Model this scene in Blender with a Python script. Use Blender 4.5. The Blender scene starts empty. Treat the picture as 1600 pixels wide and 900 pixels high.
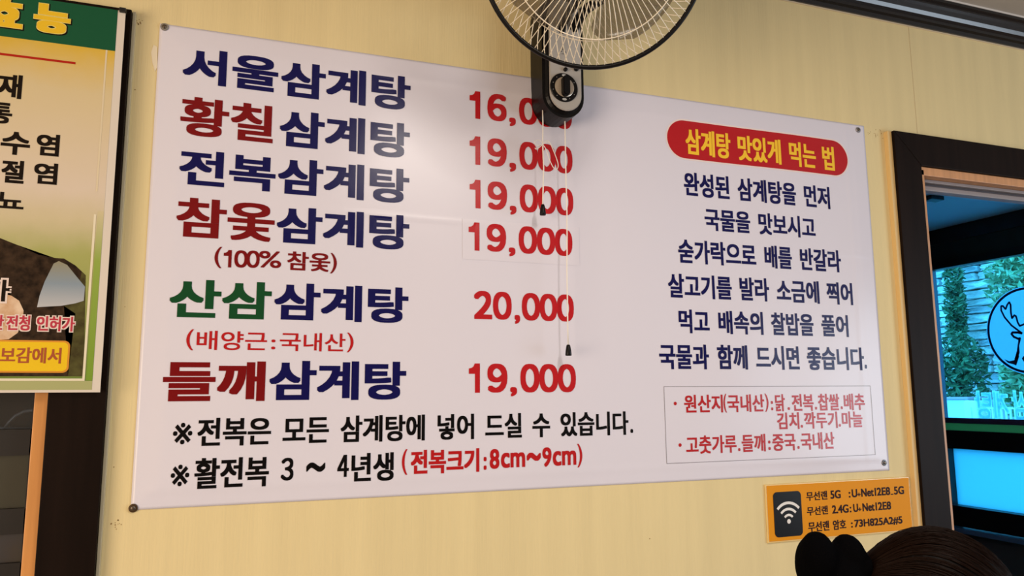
import bpy, bmesh, math, random
from mathutils import Vector, Matrix
random.seed(7)
SC = bpy.context.scene
COL = SC.collection
# ------------------------------------------------------------------ camera, world, lights, exposure
F = 1194.35
RW = ((0.93877431, 0.0413279, 0.34204503),
      (-0.34445615, 0.13351465, 0.92925981),
      (-0.00726367, -0.99018475, 0.13957577))      # rows: world axes seen in the lens frame
CH = 1.35
cd = bpy.data.cameras.new('camera'); cam = bpy.data.objects.new('camera', cd); COL.objects.link(cam)
cd.sensor_width = 36; cd.lens = F / 1600 * 36; cd.clip_start = 0.02
cam.matrix_world = Matrix(((RW[0][0], -RW[0][1], -RW[0][2], 0), (RW[1][0], -RW[1][1], -RW[1][2], 0),
                           (RW[2][0], -RW[2][1], -RW[2][2], CH), (0, 0, 0, 1)))
SC.camera = cam
W = bpy.data.worlds.new('world'); SC.world = W; W.use_nodes = True
bg = W.node_tree.nodes['Background']; bg.inputs[0].default_value = (0.055, 0.50, 1.0, 1); bg.inputs[1].default_value = 3.8
SC.view_settings.view_transform = 'Standard'; SC.view_settings.look = 'None'
SC.view_settings.exposure = 0.36; SC.view_settings.gamma = 1.0; SC.view_settings.use_curve_mapping = False

def area(name, loc, size, power, color, rot=(0, 0, 0)):
    l = bpy.data.lights.new(name, 'AREA'); l.shape = 'RECTANGLE'; l.size, l.size_y = size
    l.energy = power; l.color = color
    o = bpy.data.objects.new(name, l); COL.objects.link(o); o.location = loc; o.rotation_euler = rot
    return o
area('left_warm_fill', (-2.5, -0.9, 1.15), (1.3, 2.4), 84, (1.0, 0.80, 0.60), (0, math.radians(-90), 0))  # added warm light from the left, no window there; kept out of banner reflections
area('ceiling_lamp_light', (0.78, -0.18, 2.47), (0.16, 0.9), 18, (1.0, 0.90, 0.80))
area('side_daylight', (4.44, -1.1, 1.20), (1.4, 2.2), 62, (0.74, 0.87, 1.0), (0, math.radians(90), 0))

# ------------------------------------------------------------------ pixel helpers (points on real planes)
def ray(px, py):
    c = (px - 800, py - 450, F)
    return Vector([sum(r[i] * c[i] for i in range(3)) for r in RW])
def onY(px, py, y=1.6):
    r = ray(px, py); r = r * (y / r.y); return Vector((r.x, y, r.z + CH))
def onX(px, py, x):
    r = ray(px, py); r = r * (x / r.x); return Vector((x, r.y, r.z + CH))
def dep(px, py, d):
    r = ray(px, py) * (d / F); return Vector((r.x, r.y, r.z + CH))

# ------------------------------------------------------------------ materials
MATS = {}
def mat(name, col, rough=0.6, metal=0.0, spec=0.5, var=0.0, scale=(8, 8, 8), bump=0.0, bscale=None, coat=0.0, sheen=0.0, emit=None, estr=0, col2=None):
    if name in MATS: return MATS[name]
    m = bpy.data.materials.new(name); m.use_nodes = True; nt = m.node_tree; b = nt.nodes['Principled BSDF']
    b.inputs['Base Color'].default_value = (*col, 1); b.inputs['Roughness'].default_value = rough
    b.inputs['Metallic'].default_value = metal; b.inputs['Specular IOR Level'].default_value = spec
    b.inputs['Coat Weight'].default_value = coat; b.inputs['Sheen Weight'].default_value = sheen
    if emit: b.inputs['Emission Color'].default_value = (*emit, 1); b.inputs['Emission Strength'].default_value = estr
    tc = nt.nodes.new('ShaderNodeTexCoord'); mp = nt.nodes.new('ShaderNodeMapping'); mp.inputs['Scale'].default_value = scale
    nt.links.new(tc.outputs['Object'], mp.inputs['Vector'])
    nz = nt.nodes.new('ShaderNodeTexNoise'); nz.inputs['Scale'].default_value = 1; nz.inputs['Detail'].default_value = 6
    nt.links.new(mp.outputs[0], nz.inputs['Vector'])
    c2 = col2 if col2 else tuple(max(0, c * (1 - var)) for c in col)
    if var or col2:
        mx = nt.nodes.new('ShaderNodeMix'); mx.data_type = 'RGBA'
        rp = nt.nodes.new('ShaderNodeMapRange'); rp.inputs[1].default_value = 0.35; rp.inputs[2].default_value = 0.65
        nt.links.new(nz.outputs['Fac'], rp.inputs[0]); nt.links.new(rp.outputs[0], mx.inputs[0])
        mx.inputs[6].default_value = (*col, 1); mx.inputs[7].default_value = (*c2, 1)
        nt.links.new(mx.outputs[2], b.inputs['Base Color'])
    if bump:
        src = nz.outputs['Fac']
        if bscale:
            mp2 = nt.nodes.new('ShaderNodeMapping'); mp2.inputs['Scale'].default_value = bscale
            nt.links.new(tc.outputs['Object'], mp2.inputs['Vector'])
            n2 = nt.nodes.new('ShaderNodeTexNoise'); n2.inputs['Scale'].default_value = 1; nt.links.new(mp2.outputs[0], n2.inputs['Vector']); src = n2.outputs['Fac']
        bp = nt.nodes.new('ShaderNodeBump'); bp.inputs['Strength'].default_value = bump; bp.inputs['Distance'].default_value = 0.002
        nt.links.new(src, bp.inputs['Height']); nt.links.new(bp.outputs[0], b.inputs['Normal'])
    MATS[name] = m; return m
def clear(name, col, gloss=0.08, rough=0.02, opac=0.0, ocol=(0.8, 0.8, 0.8)):
    if name in MATS: return MATS[name]
    m = bpy.data.materials.new(name); m.use_nodes = True; nt = m.node_tree; nt.nodes.clear()
    out = nt.nodes.new('ShaderNodeOutputMaterial'); t = nt.nodes.new('ShaderNodeBsdfTransparent'); t.inputs[0].default_value = (*col, 1)
    g = nt.nodes.new('ShaderNodeBsdfPrincipled'); g.inputs['Base Color'].default_value = (*ocol, 1); g.inputs['Roughness'].default_value = rough
    mx = nt.nodes.new('ShaderNodeMixShader'); mx.inputs[0].default_value = gloss + opac
    nt.links.new(t.outputs[0], mx.inputs[1]); nt.links.new(g.outputs[0], mx.inputs[2]); nt.links.new(mx.outputs[0], out.inputs[0])
    MATS[name] = m; return m
def frosted(name, col, w=0.8):
    m = bpy.data.materials.new(name); m.use_nodes = True; nt = m.node_tree; nt.nodes.clear()
    out = nt.nodes.new('ShaderNodeOutputMaterial'); t = nt.nodes.new('ShaderNodeBsdfTranslucent'); t.inputs[0].default_value = (*col, 1)
    d = nt.nodes.new('ShaderNodeBsdfPrincipled'); d.inputs['Base Color'].default_value = (*col, 1); d.inputs['Roughness'].default_value = 0.4
    mx = nt.nodes.new('ShaderNodeMixShader'); mx.inputs[0].default_value = 1 - w
    nt.links.new(t.outputs[0], mx.inputs[1]); nt.links.new(d.outputs[0], mx.inputs[2]); nt.links.new(mx.outputs[0], out.inputs[0])
    return m

# ------------------------------------------------------------------ object helpers
def setp(o, label=None, cat=None, group=None, kind=None):
    if label: o['label'] = label
    if cat: o['category'] = cat
    if group: o['group'] = group
    if kind: o['kind'] = kind
    return o
def empty(name, loc, label=None, cat=None, group=None, kind=None):
    o = bpy.data.objects.new(name, None); COL.objects.link(o); o.location = loc; o.empty_display_size = 0.05
    return setp(o, label, cat, group, kind)
def origin(o):
    p = Vector(o.location)
    if o.parent: p = p + origin(o.parent)
    return p
def obj(name, bm, m, parent=None, smooth=False, label=None, cat=None, group=None, kind=None, base=None):
    """bm is in world coordinates"""
    me = bpy.data.meshes.new(name)
    org = origin(parent) if parent else Vector((0, 0, 0))
    if base is not None: org = Vector(base)
    bmesh.ops.translate(bm, verts=bm.verts, vec=-org)
    bm.to_mesh(me); bm.free()
    for mm in (m if isinstance(m, (list, tuple)) else [m]): me.materials.append(mm)
    if smooth:
        for p in me.polygons: p.use_smooth = True
    o = bpy.data.objects.new(name, me); COL.objects.link(o)
    if parent: o.parent = parent; o.location = org - origin(parent)
    else: o.location = org
    return setp(o, label, cat, group, kind)
def BM(): return bmesh.new()
def box(bm, a, b, bev=0.0):
    (x0, y0, z0), (x1, y1, z1) = a, b
    x0, x1 = sorted((x0, x1)); y0, y1 = sorted((y0, y1)); z0, z1 = sorted((z0, z1))
    vs = [bm.verts.new(p) for p in ((x0,y0,z0),(x1,y0,z0),(x1,y1,z0),(x0,y1,z0),(x0,y0,z1),(x1,y0,z1),(x1,y1,z1),(x0,y1,z1))]
    fs = [bm.faces.new([vs[i] for i in f]) for f in ((0,3,2,1),(4,5,6,7),(0,1,5,4),(1,2,6,5),(2,3,7,6),(3,0,4,7))]
    if bev:
        es = list({e for f in fs for e in f.edges})
        bmesh.ops.bevel(bm, geom=es, offset=bev, segments=2, affect='EDGES', profile=0.5)
    return bm
def boxes(*bs, bev=0.0):
    bm = BM()
    for a, b in bs: box(bm, a, b, bev)
    return bm
def tube(bm, pts, r, n=8, closed=False, caps=True):
    pts = [Vector(p) for p in pts]; N = len(pts); rings = []
    rr = r if isinstance(r, (list, tuple)) else [r] * N
    prev = None
    for i, p in enumerate(pts):
        if closed: t = (pts[(i + 1) % N] - pts[i - 1])
        else: t = pts[min(i + 1, N - 1)] - pts[max(i - 1, 0)]
        t.normalize()
        if prev is None:
            u = t.cross(Vector((0, 0, 1)));
            if u.length < 0.1: u = t.cross(Vector((0, 1, 0)))
        else: u = prev - t * prev.dot(t)
        u.normalize(); prev = u; v = t.cross(u)
        rings.append([bm.verts.new(p + (u * math.cos(2*math.pi*k/n) + v * math.sin(2*math.pi*k/n)) * rr[i]) for k in range(n)])
    for i in range(N if closed else N - 1):
        a, b = rings[i], rings[(i + 1) % N]
        for k in range(n): bm.faces.new((a[k], a[(k+1)%n], b[(k+1)%n], b[k]))
    if not closed and caps:
        bm.faces.new(rings[0][::-1]); bm.faces.new(rings[-1])
    return bm
def frame(axis):
    n = Vector(axis).normalized(); u = n.cross(Vector((0, 0, 1)))
    if u.length < 0.05: u = Vector((1, 0, 0))
    u.normalize(); w = u.cross(n) * 1.0
    return u, w, n
def lathe(bm, c, axis, prof, n=40, sx=1.0):
    """prof: (radius, distance along axis)"""
    u, w, a = frame(axis); c = Vector(c); rings = []
    for r, h in prof:
        rings.append([bm.verts.new(c + a * h + (u * math.cos(2*math.pi*k/n) * sx + w * math.sin(2*math.pi*k/n)) * max(r, 1e-5)) for k in range(n)])
    for A, B in zip(rings, rings[1:]):
        for k in range(n): bm.faces.new((A[k], A[(k+1)%n], B[(k+1)%n], B[k]))
    bm.faces.new(rings[0][::-1]); bm.faces.new(rings[-1])
    bmesh.ops.recalc_face_normals(bm, faces=bm.faces)
    return bm
def prism(bm, poly, d, axis='y', pos=0.0):
    """poly in (x,z) extruded along y from pos to pos+d ; axis 'x': poly in (y,z)"""
    f = (lambda a, b, t: (a, t, b)) if axis == 'y' else (lambda a, b, t: (t, a, b))
    A = [bm.verts.new(f(a, b, pos)) for a, b in poly]; B = [bm.verts.new(f(a, b, pos + d)) for a, b in poly]
    n = len(poly); bm.faces.new(A); bm.faces.new(B[::-1])
    for i in range(n): bm.faces.new((A[i], B[i], B[(i+1)%n], A[(i+1)%n]))
    bmesh.ops.recalc_face_normals(bm, faces=bm.faces)
    return bm
def rrect(x0, z0, x1, z1, r, n=8):
    P = []
    for cx, cz, a0 in ((x1-r, z1-r, 0), (x0+r, z1-r, 90), (x0+r, z0+r, 180), (x1-r, z0+r, 270)):
        for k in range(n + 1):
            a = math.radians(a0 + 90*k/n); P.append((cx + r*math.cos(a), cz + r*math.sin(a)))
    return P

TMP = bpy.data.scenes.new('scratch')
def baked(o):
    TMP.collection.objects.link(o); vl = TMP.view_layers[0]; vl.update()
    dg = vl.depsgraph; dg.update(); me = bpy.data.meshes.new_from_object(o.evaluated_get(dg)); TMP.collection.objects.unlink(o)
    return me
# ------------------------------------------------------------------ lettering
_gl = {}
WORDS = """탕 계 삼 울 서 서울 삼계탕 황칠 전복 참옻 산삼 들깨 ( ) １ ０ % 배양근 : 국내산 ６ , ９ ２ 전복은 모든 삼계탕에 넣어 드실 수 있습니다 . ※ 활전복 년생 ３ ４ ~ 전복크기 8 9 cm 맛있게 먹는 법 완성된 삼계탕을 먼저 국물을 맛보시고 숟가락으로 배를 반갈라 살고기를 발라 소금에 찍어 먹고 배속의 찰밥을 풀어 국물과 함께 드시면 좋습니다 원산지 닭 찹쌀 배추 김치 깍두기 마늘 고춧가루 중국 무선랜 암호 5G U Net 1 2E8 + - 2.4G 73H825A2#5 능 효 재 통 염 절 뇨 가 인허가 전청 안 보감에서""".split()
def bake_words(words):
    c = bpy.data.curves.new('t', 'FONT'); c.body = chr(10).join(words); c.size = 1; c.resolution_u = 5; c.space_line = 3
    o = bpy.data.objects.new('t', c); me = baked(o)
    idx = [round((0.35 - v.co.y)/3) for v in me.vertices]; loc = {}; out = {k: ([], []) for k in range(len(words))}
    for i, v in enumerate(me.vertices):
        L = out[idx[i]][0]; loc[i] = len(L); L.append((v.co.x, v.co.y + 3*idx[i]))
    for p in me.polygons: out[idx[p.vertices[0]]][1].append(tuple(loc[q] for q in p.vertices))
    for k, w in enumerate(words):
        vs, fs = out[k]; xs = [v[0] for v in vs]; ys = [v[1] for v in vs]
        _gl[w] = (vs, fs, min(xs), max(xs), min(ys), max(ys))
    bpy.data.objects.remove(o); bpy.data.curves.remove(c); bpy.data.meshes.remove(me)
bake_words(WORDS)
_one = [(0, .50), (0, .585), (.10, .60), (.18, .64), (.225, .72), (.33, .72), (.33, 0), (.235, 0), (.235, .50)]
_gl['１'] = (_one, [(0, 1, 2, 3, 8), (3, 4, 5, 8), (8, 5, 6, 7)], 0, .33, 0, .72)
def glyph(s):
    if s not in _gl: bake_words([s])
    return _gl[s]
DIRS = [(0, 0), (1, 0), (-1, 0), (0, 1), (0, -1), (1, 1), (-1, 1), (1, -1), (-1, -1), (.5, 1), (-.5, 1), (.5, -1), (-.5, -1)]
def stamp(bm, s, x0, x1, sy, base, bx, bz, surf, flip=False):
    """write s between x0 and x1, em height sy, baseline base; bx,bz stroke growth; surf(x,z,k)->3D"""
    vs, fs, a, b, c, d = glyph(s)
    k = (x1 - x0 - 2*bx) / max(b - a, 1e-4)
    dirs = DIRS if (bx or bz) else DIRS[:1]
    for j, (dx, dz) in enumerate(dirs):
        V = []
        for x, y in vs:
            X = x0 + bx + (x - a) * k + dx * bx; Z = base + y * sy + dz * bz
            if flip: X = x1 - (X - x0)
            V.append(bm.verts.new(surf(X, Z, j)))
        for f in fs:
            try: bm.faces.new([V[i] for i in (f[::-1] if flip else f)])
            except ValueError: pass
def metrics(s, zt, zb, bz):
    vs, fs, a, b, c, d = glyph(s)
    sy = (zt - zb - 2*bz) / (d - c); return sy, zb + bz - c * sy
def write(parent, m, words, T, B, bold=(0.03, 0.03), Y=1.6, surf=None, name='lettering', ref=0, label=None, per=False):
    """words: (text, Lpx, Rpx); T,B pixel points at ink top and bottom of words[ref]"""
    zt, zb = onY(*T, Y).z, onY(*B, Y).z; H = zt - zb
    bx, bz = bold[0] * H, bold[1] * H
    sy, base = metrics(words[ref][0], zt, zb, bz)
    for s, L, R in words:
        bm = BM(); stamp(bm, s, onY(*L, Y).x, onY(*R, Y).x, sy, base, bx, bz, surf)
        obj('printed_mark' if len(s) == 1 and ord(s) < 0x3200 else 'printed_word', bm, m, parent, label=label)

# ------------------------------------------------------------------ setting: room shell
WALLC = mat('wallpaper', (0.83, 0.70, 0.385), 0.7, spec=0.2, var=0.06, scale=(25, 25, 1.4), bump=0.35, bscale=(260, 260, 9))
DARK = mat('dark_casing', (0.012, 0.006, 0.004), 0.50, spec=0.08, var=0.35, scale=(40, 40, 3), bump=0.1)
ORNG = mat('orange_wood', (0.72, 0.36, 0.16), 0.45, var=0.18, scale=(60, 60, 4))
BLACK = mat('black_frame', (0.006, 0.006, 0.008), 0.4)
CEIL = mat('ceiling_paint', (0.50, 0.46, 0.42), 0.8, var=0.05)
FLOOR = mat('floor_tile', (0.25, 0.19, 0.14), 0.35, var=0.3, scale=(3, 3, 3))
CT = 2.51
lx0, lx1, lz = -1.10, -0.315, 1.99      # left door opening
rx0, rx1, rz = 1.838, 2.80, 1.985       # right door opening
wb = boxes(((-2.6, 1.6, 0), (lx0, 1.72, CT)), ((lx0, 1.6, lz), (lx1, 1.72, CT)), ((lx1, 1.6, 0), (rx0, 1.72, CT)),
           ((rx0, 1.6, rz), (rx1, 1.72, CT)), ((rx1, 1.6, 0), (4.5, 1.72, CT)))
obj('wall_front', wb, WALLC, kind='structure')
obj('wall_left', boxes(((-2.72, -3.2, 0), (-2.6, 1.72, CT))), mat('wood_panelling', (0.30, 0.20, 0.12), 0.6, var=0.3, scale=(3, 3, 30)), kind='structure')
obj('wall_back', boxes(((-2.72, -3.32, 0), (4.62, -3.2, CT))), mat('wood_panelling', (0.30, 0.20, 0.12), 0.6, var=0.3, scale=(3, 3, 30)), kind='structure')
obj('wall_right', boxes(((4.5, -3.2, 0), (4.62, 1.72, CT))), mat('wood_panelling', (0.30, 0.20, 0.12), 0.6, var=0.3, scale=(3, 3, 30)), kind='structure')
obj('floor', boxes(((-2.72, -3.32, -0.1), (4.62, 4.12, 0))), FLOOR, kind='structure')
obj('ceiling', boxes(((-2.72, -3.32, CT), (4.62, 1.72, CT + 0.1))), CEIL, kind='structure')
# crown moulding
MOULD = mat('moulding_lacquer', (0.008, 0.008, 0.010), 0.22, spec=0.6)
prof = [(1.6, 2.429), (1.592, 2.429), (1.590, 2.440), (1.583, 2.444), (1.582, 2.452), (1.575, 2.458), (1.570, 2.468), (1.566, 2.480),
        (1.560, 2.486), (1.560, 2.491), (1.553, 2.496), (1.553, CT), (1.6, CT)]
o = obj('trim_1', prism(BM(), prof, 7.1, 'x', -2.6), MOULD, kind='structure'); o['label'] = 'black lacquered crown moulding along the top of the wall'
o = obj('trim_2', boxes(((-2.6, 1.597, 2.4255), (4.5, 1.6, 2.4295))), mat('caulk', (0.75, 0.62, 0.42), 0.6), kind='structure')
o['label'] = 'thin pale edge of wallpaper just under the black crown moulding'
o = obj('trim_3', boxes(((-2.6, 1.5515, 2.5045), (4.5, 1.5535, 2.5099))), mat('caulk2', (0.75, 0.72, 0.68), 0.6), kind='structure')
o['label'] = 'thin pale line where the crown moulding meets the ceiling'
# wallpaper seams and little stains
st = mat('stain', (0.36, 0.23, 0.09), 0.8)
sb = BM()
for px, py, n, sp in ((216, 34, 9, 9), (180, 820, 10, 7), (1372, 209, 12, 10), (178, 730, 1, 1), (1357, 207, 5, 5), (196, 480, 1, 1), (213, 139, 1, 2), (1015, 842, 1, 1)):
    for k in range(n):
        c = onY(px + random.gauss(0, sp*0.55), py + random.gauss(0, sp*0.4)); r = random.uniform(0.0006, 0.0016)
        m_ = 7; P = [(c.x + r*random.uniform(.6, 1.3)*math.cos(2*math.pi*i/m_), c.z + r*random.uniform(.6, 1.3)*math.sin(2*math.pi*i/m_)) for i in range(m_)]
        prism(sb, P, 0.0003, 'y', 1.5996)
o = obj('wall_front_stain', sb, st, kind='stuff', label='small brown stain spots scattered on the yellow wallpaper', cat='stains')
pw = mat('torn_paper', (0.86, 0.76, 0.56), 0.8)
P = [onY(*p) for p in ((240, 70), (246, 74), (246, 105), (242, 112), (238, 98), (236, 82))]
obj('wallpaper_scrap', prism(BM(), [(p.x, p.z) for p in P], 0.0006, 'y', 1.5992), pw, label='torn pale wallpaper scrap by the upper left banner edge', cat='wallpaper')
sm = mat('seam', (0.62, 0.50, 0.30), 0.7)
for nme, xs in (('trim_4', onY(1424, 100).x),):
    o = obj(nme, boxes(((xs, 1.5994, 2.09), (xs + 0.0012, 1.6, 2.427))), sm, kind='structure'); o['label'] = 'faint vertical wallpaper seam above the right door'

# ------------------------------------------------------------------ doors
def casing_set(d, x0, x1, zt, w, y0=1.578):
    """mitred casings around an opening x0..x1 (opening edge), top zt"""
    def pr(poly): return prism(BM(), poly, 1.6 - y0, 'y', y0)
    a = obj('casing', pr([(x0 - w, 0), (x0, 0), (x0, zt), (x0 - w, zt + w)]), DARK, d)
    b = obj('casing', pr([(x1, 0), (x1 + w, 0), (x1 + w, zt + w), (x1, zt)]), DARK, d)
    c = obj('casing', pr([(x0 + 0.0004, zt + 0.0006), (x1 - 0.0004, zt + 0.0006), (x1 + w - 0.0004, zt + w), (x0 - w + 0.0004, zt + w)]), DARK, d)
    for o in (a, b, c):
        bv = o.modifiers.new('b', 'BEVEL'); bv.width = 0.0014; bv.segments = 2
d2 = empty('door_2', (rx0, 1.6, 0), kind='structure'); d2['label'] = 'open doorway with wide dark casing and orange wood lining on the right'
casing_set(d2, 1.829, 2.815, CH + 0.642, 0.094)
ls = [((1.829, 1.586, 0), (1.846, 1.74, CH + 0.634)), ((2.80, 1.586, 0), (2.815, 1.74, CH + 0.634)), ((1.829, 1.586, CH + 0.617), (2.815, 1.665, CH + 0.642))]
for a, b in ls: obj('lining', boxes((a, b), bev=0.0015), ORNG, d2)
GR = mat('grey_trim', (0.30, 0.27, 0.28), 0.5)
obj('head_trim', boxes(((1.846, 1.6135, CH + 0.607), (2.80, 1.66, CH + 0.6165)), bev=0.0015), GR, d2, label='grey stepped trim under the door head')
obj('head_trim', boxes(((1.846, 1.626, CH + 0.600), (2.80, 1.66, CH + 0.6065)), bev=0.0005), mat('grey_dark', (0.06, 0.05, 0.06), 0.5), d2, label='dark groove of the door head trim')
obj('head_trim', boxes(((1.846, 1.620, CH + 0.585), (2.80, 1.65, CH + 0.5995)), bev=0.003), GR, d2)
BEI = mat('beige_edge', (0.80, 0.56, 0.24), 0.55)
obj('edge_strip', boxes(((1.7195, 1.586, 0), (1.7348, 1.6, CH + 0.735)), bev=0.001), BEI, d2, label='yellowish strip beside the dark casing')
obj('edge_strip', boxes(((-0.2095, 1.588, 0), (-0.2035, 1.6, CH + 0.757)), bev=0.001), mat('pale_edge', (0.55, 0.50, 0.34), 0.6), d2)
d1 = empty('door_1', (lx1, 1.6, 0), kind='structure'); d1['label'] = 'dark cased doorway behind the hanging poster on the left'
casing_set(d1, -1.115, -0.303, CH + 0.663, 0.093)
for a, b in [((-0.326, 1.59, 0), (-0.303, 1.66, CH + 0.655)), ((-1.115, 1.59, 0), (-1.092, 1.66, CH + 0.655)), ((-1.115, 1.59, CH + 0.64), (-0.303, 1.66, CH + 0.663))]:
    obj('lining', boxes((a, b), bev=0.0015), mat('orange_wood_2', (0.80, 0.36, 0.10), 0.45, var=0.18, scale=(60, 60, 4)), d1)
yd = 1.675
zr = lambda py: onY(20, py, yd).z
lf = BM()
for z0, z1 in ((0, zr(880)), (zr(835), zr(795)), (zr(712), zr(671)), (1.92, 2.0)): box(lf, (-1.08, yd, z0), (-0.34, yd + 0.035, z1))
box(lf, (-0.345, yd, 0), (-0.327, yd + 0.035, 2.0)); box(lf, (-1.09, yd, 0), (-1.05, yd + 0.035, 2.0))
obj('door_leaf', lf, BLACK, d1)
obj('door_panel', boxes(((-1.06, yd + 0.010, zr(795)), (-0.345, yd + 0.02, zr(712)))), mat('olive_panel', (0.035, 0.036, 0.02), 0.5), d1, label='dark olive door panel')
obj('door_panel', boxes(((-1.06, yd + 0.010, zr(880)), (-0.345, yd + 0.02, zr(835)))), mat('slate_panel', (0.035, 0.036, 0.045), 0.45, col2=(0.05, 0.035, 0.01), scale=(9, 9, 9)), d1, label='dark slate coloured door panel')
obj('pane', boxes(((-1.06, yd + 0.014, zr(671)), (-0.345, yd + 0.019, 1.92))), clear('door_glass', (0.75, 0.78, 0.8), 0.05), d1)
# space behind the left door
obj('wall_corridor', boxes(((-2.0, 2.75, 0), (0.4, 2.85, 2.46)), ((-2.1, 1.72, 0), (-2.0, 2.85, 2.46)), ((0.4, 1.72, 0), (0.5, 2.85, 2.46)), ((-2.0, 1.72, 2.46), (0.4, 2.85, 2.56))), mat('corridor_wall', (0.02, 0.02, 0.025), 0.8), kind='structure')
rk = empty('coat_rack', (onY(25, 668, 1.9).x, 1.9, 0), 'curved pale metal rack standing in for windshield lines behind left door glass', 'tubes')  # added metal shapes stand in for bluish windshield lines in the door glass
TUB = mat('tube_metal', (0.42, 0.47, 0.60), 0.3, metal=0.3)
q = [onY(*p, 1.9) for p in ((-60, 672), (5, 671), (14, 660), (24, 650), (38, 643), (58, 640), (90, 640))]
obj('hoop', tube(BM(), q, 0.0035), TUB, rk, smooth=True)
q = [onY(*p, 1.9) for p in ((-60, 668), (15, 669), (90, 669))]
obj('rail', tube(BM(), q, 0.0028), TUB, rk, smooth=True)
q0 = onY(-58, 670, 1.9)
obj('post', tube(BM(), [(q0.x, 1.9, 0), (q0.x, 1.9, q0.z)], 0.008), TUB, rk, smooth=True)

# ------------------------------------------------------------------ vestibule with glazed side wall at X = 4.5
XG = 4.5
VW = mat('vestibule_dark', (0.012, 0.014, 0.016), 0.6)
obj('wall_vestibule', boxes(((1.0, 4.0, 0), (4.62, 4.12, 2.56)), ((1.0, 1.72, 0), (1.12, 4.0, 2.56))), VW, kind='structure')
obj('ceiling_vestibule', boxes(((1.0, 1.72, 2.455), (4.62, 4.0, 2.56))), mat('vest_ceiling', (0.62, 0.66, 0.72), 0.7), kind='structure')
zx = lambda py: onX(1600, py, XG).z
w2 = empty('window_2', (XG, 3.0, 0), kind='structure'); w2['label'] = 'black framed shopfront window seen through the right doorway'
obj('header', boxes(((XG, 1.72, zx(352)), (XG + 0.08, 4.0, 2.455))), BLACK, w2)
obj('header_panel', boxes(((XG + 0.012, 1.72, zx(383)), (XG + 0.07, 4.0, zx(352) - 0.001))), mat('green_dark', (0.010, 0.018, 0.016), 0.6), w2, label='very dark green panel above the glass')
obj('window_frame', boxes(((XG, 1.72, zx(396)), (XG + 0.06, 4.0, zx(383) - 0.001))), BLACK, w2)
obj('window_frame', boxes(((XG, 3.892, 0), (XG + 0.06, 3.925, zx(396)))), mat('navy_frame', (0.01, 0.015, 0.05), 0.35), w2)
ALU = mat('blue_alu', (0.10, 0.14, 0.22), 0.35, metal=0.2)
obj('aluminium_post', boxes(((XG - 0.01, 3.925, 0), (XG + 0.06, 3.999, zx(396)))), ALU, w2, label='blue grey aluminium post')
obj('window_frame', boxes(((XG, 1.73, zx(665)), (XG + 0.06, 3.892, zx(656)))), mat('purple_bar', (0.07, 0.05, 0.12), 0.5), w2, label='purple grey bar under the upper glass')
obj('green_strip', boxes(((XG - 0.003, 1.73, zx(677)), (XG + 0.05, 3.892, zx(665) - 0.001))), frosted('green_strip', (0.45, 0.50, 0.24), 0.9), w2, label='pale green strip')
obj('window_frame', boxes(((XG - 0.02, 1.73, zx(708)), (XG + 0.06, 3.892, zx(677) - 0.001))), BLACK, w2)
obj('window_frame', boxes(((XG - 0.02, 3.848, zx(850)), (XG + 0.06, 3.8915, zx(708) - 0.001))), BLACK, w2)
obj('window_frame', boxes(((XG - 0.04, 1.73, zx(838)), (XG + 0.06, 3.8475, zx(804)))), BLACK, w2)
obj('window_sill', boxes(((XG - 0.07, 1.73, zx(848)), (XG + 0.06, 3.94, zx(840))), bev=0.004), mat('blue_sill', (0.12, 0.20, 0.36), 0.25), w2, label='bluish glossy ledge')
obj('wall_base_panel', boxes(((XG, 1.72, 0), (XG + 0.1, 4.0, zx(849)))), mat('base_panel', (0.085, 0.085, 0.10), 0.6), w2, label='dark grey lower panel')
GL = clear('window_glass', (0.93, 0.97, 1.0), 0.04)
obj('pane', boxes(((XG + 0.028, 1.73, zx(656)), (XG + 0.034, 3.892, zx(396)))), GL, w2)
obj('pane', boxes(((XG + 0.028, 1.73, zx(804)), (XG + 0.034, 3.848, zx(708)))), frosted('frosted_film', (0.48, 0.74, 0.80), 0.94), w2, label='frosted pane glowing with daylight')
# round emblem stuck on the glass
EMB = frosted('emblem_film', (0.50, 0.66, 0.76), 0.95)
NAV = mat('emblem_ink', (0.01, 0.03, 0.12), 0.5)
cy, cz, cr = 3.262, CH + 0.371, 0.266
em = empty('window_emblem', (XG + 0.026, cy, cz), 'round blue window sticker with a line drawn antlered deer', 'sticker')
def disc(bm, r0, r1, x, d, n=72):
    ring = []
    for r in (r0, r1):
        for xx in (x, x - d): ring.append([bm.verts.new((xx, cy + r*math.cos(2*math.pi*k/n), cz + r*math.sin(2*math.pi*k/n))) for k in range(n)])
    a, b, c, e = ring
    for k in range(n):
        j = (k+1) % n
        bm.faces.new((a[k], a[j], c[j], c[k])); bm.faces.new((b[k], e[k], e[j], b[j])); bm.faces.new((c[k], c[j], e[j], e[k])); bm.faces.new((a[k], b[k], b[j], a[j]))
    return bm
obj('sticker_film', disc(BM(), 0.0005, cr, XG + 0.026, 0.001), EMB, em)
obj('ring_line', disc(BM(), cr - 0.020, cr - 0.005, XG + 0.0248, 0.0008), NAV, em)
S1 = lambda x, y: onX(1440 + x/5.625, 400 + y/5.625, XG + 0.024)
S2 = lambda x, y: onX(1440 + x/5.625, 560 + y/5.625, XG + 0.024)
dm = BM()
def stroke(bm, pts, r):
    for a, b in zip(pts, pts[1:]):
        t = (b - a)
        if t.length < 1e-5: continue
        t.normalize(); n = Vector((0, -t.z, t.y)) * r
        vs = [bm.verts.new(p) for p in (a - t*r*.4 + n, b + t*r*.4 + n, b + t*r*.4 - n, a - t*r*.4 - n)]; bm.faces.new(vs)
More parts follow.
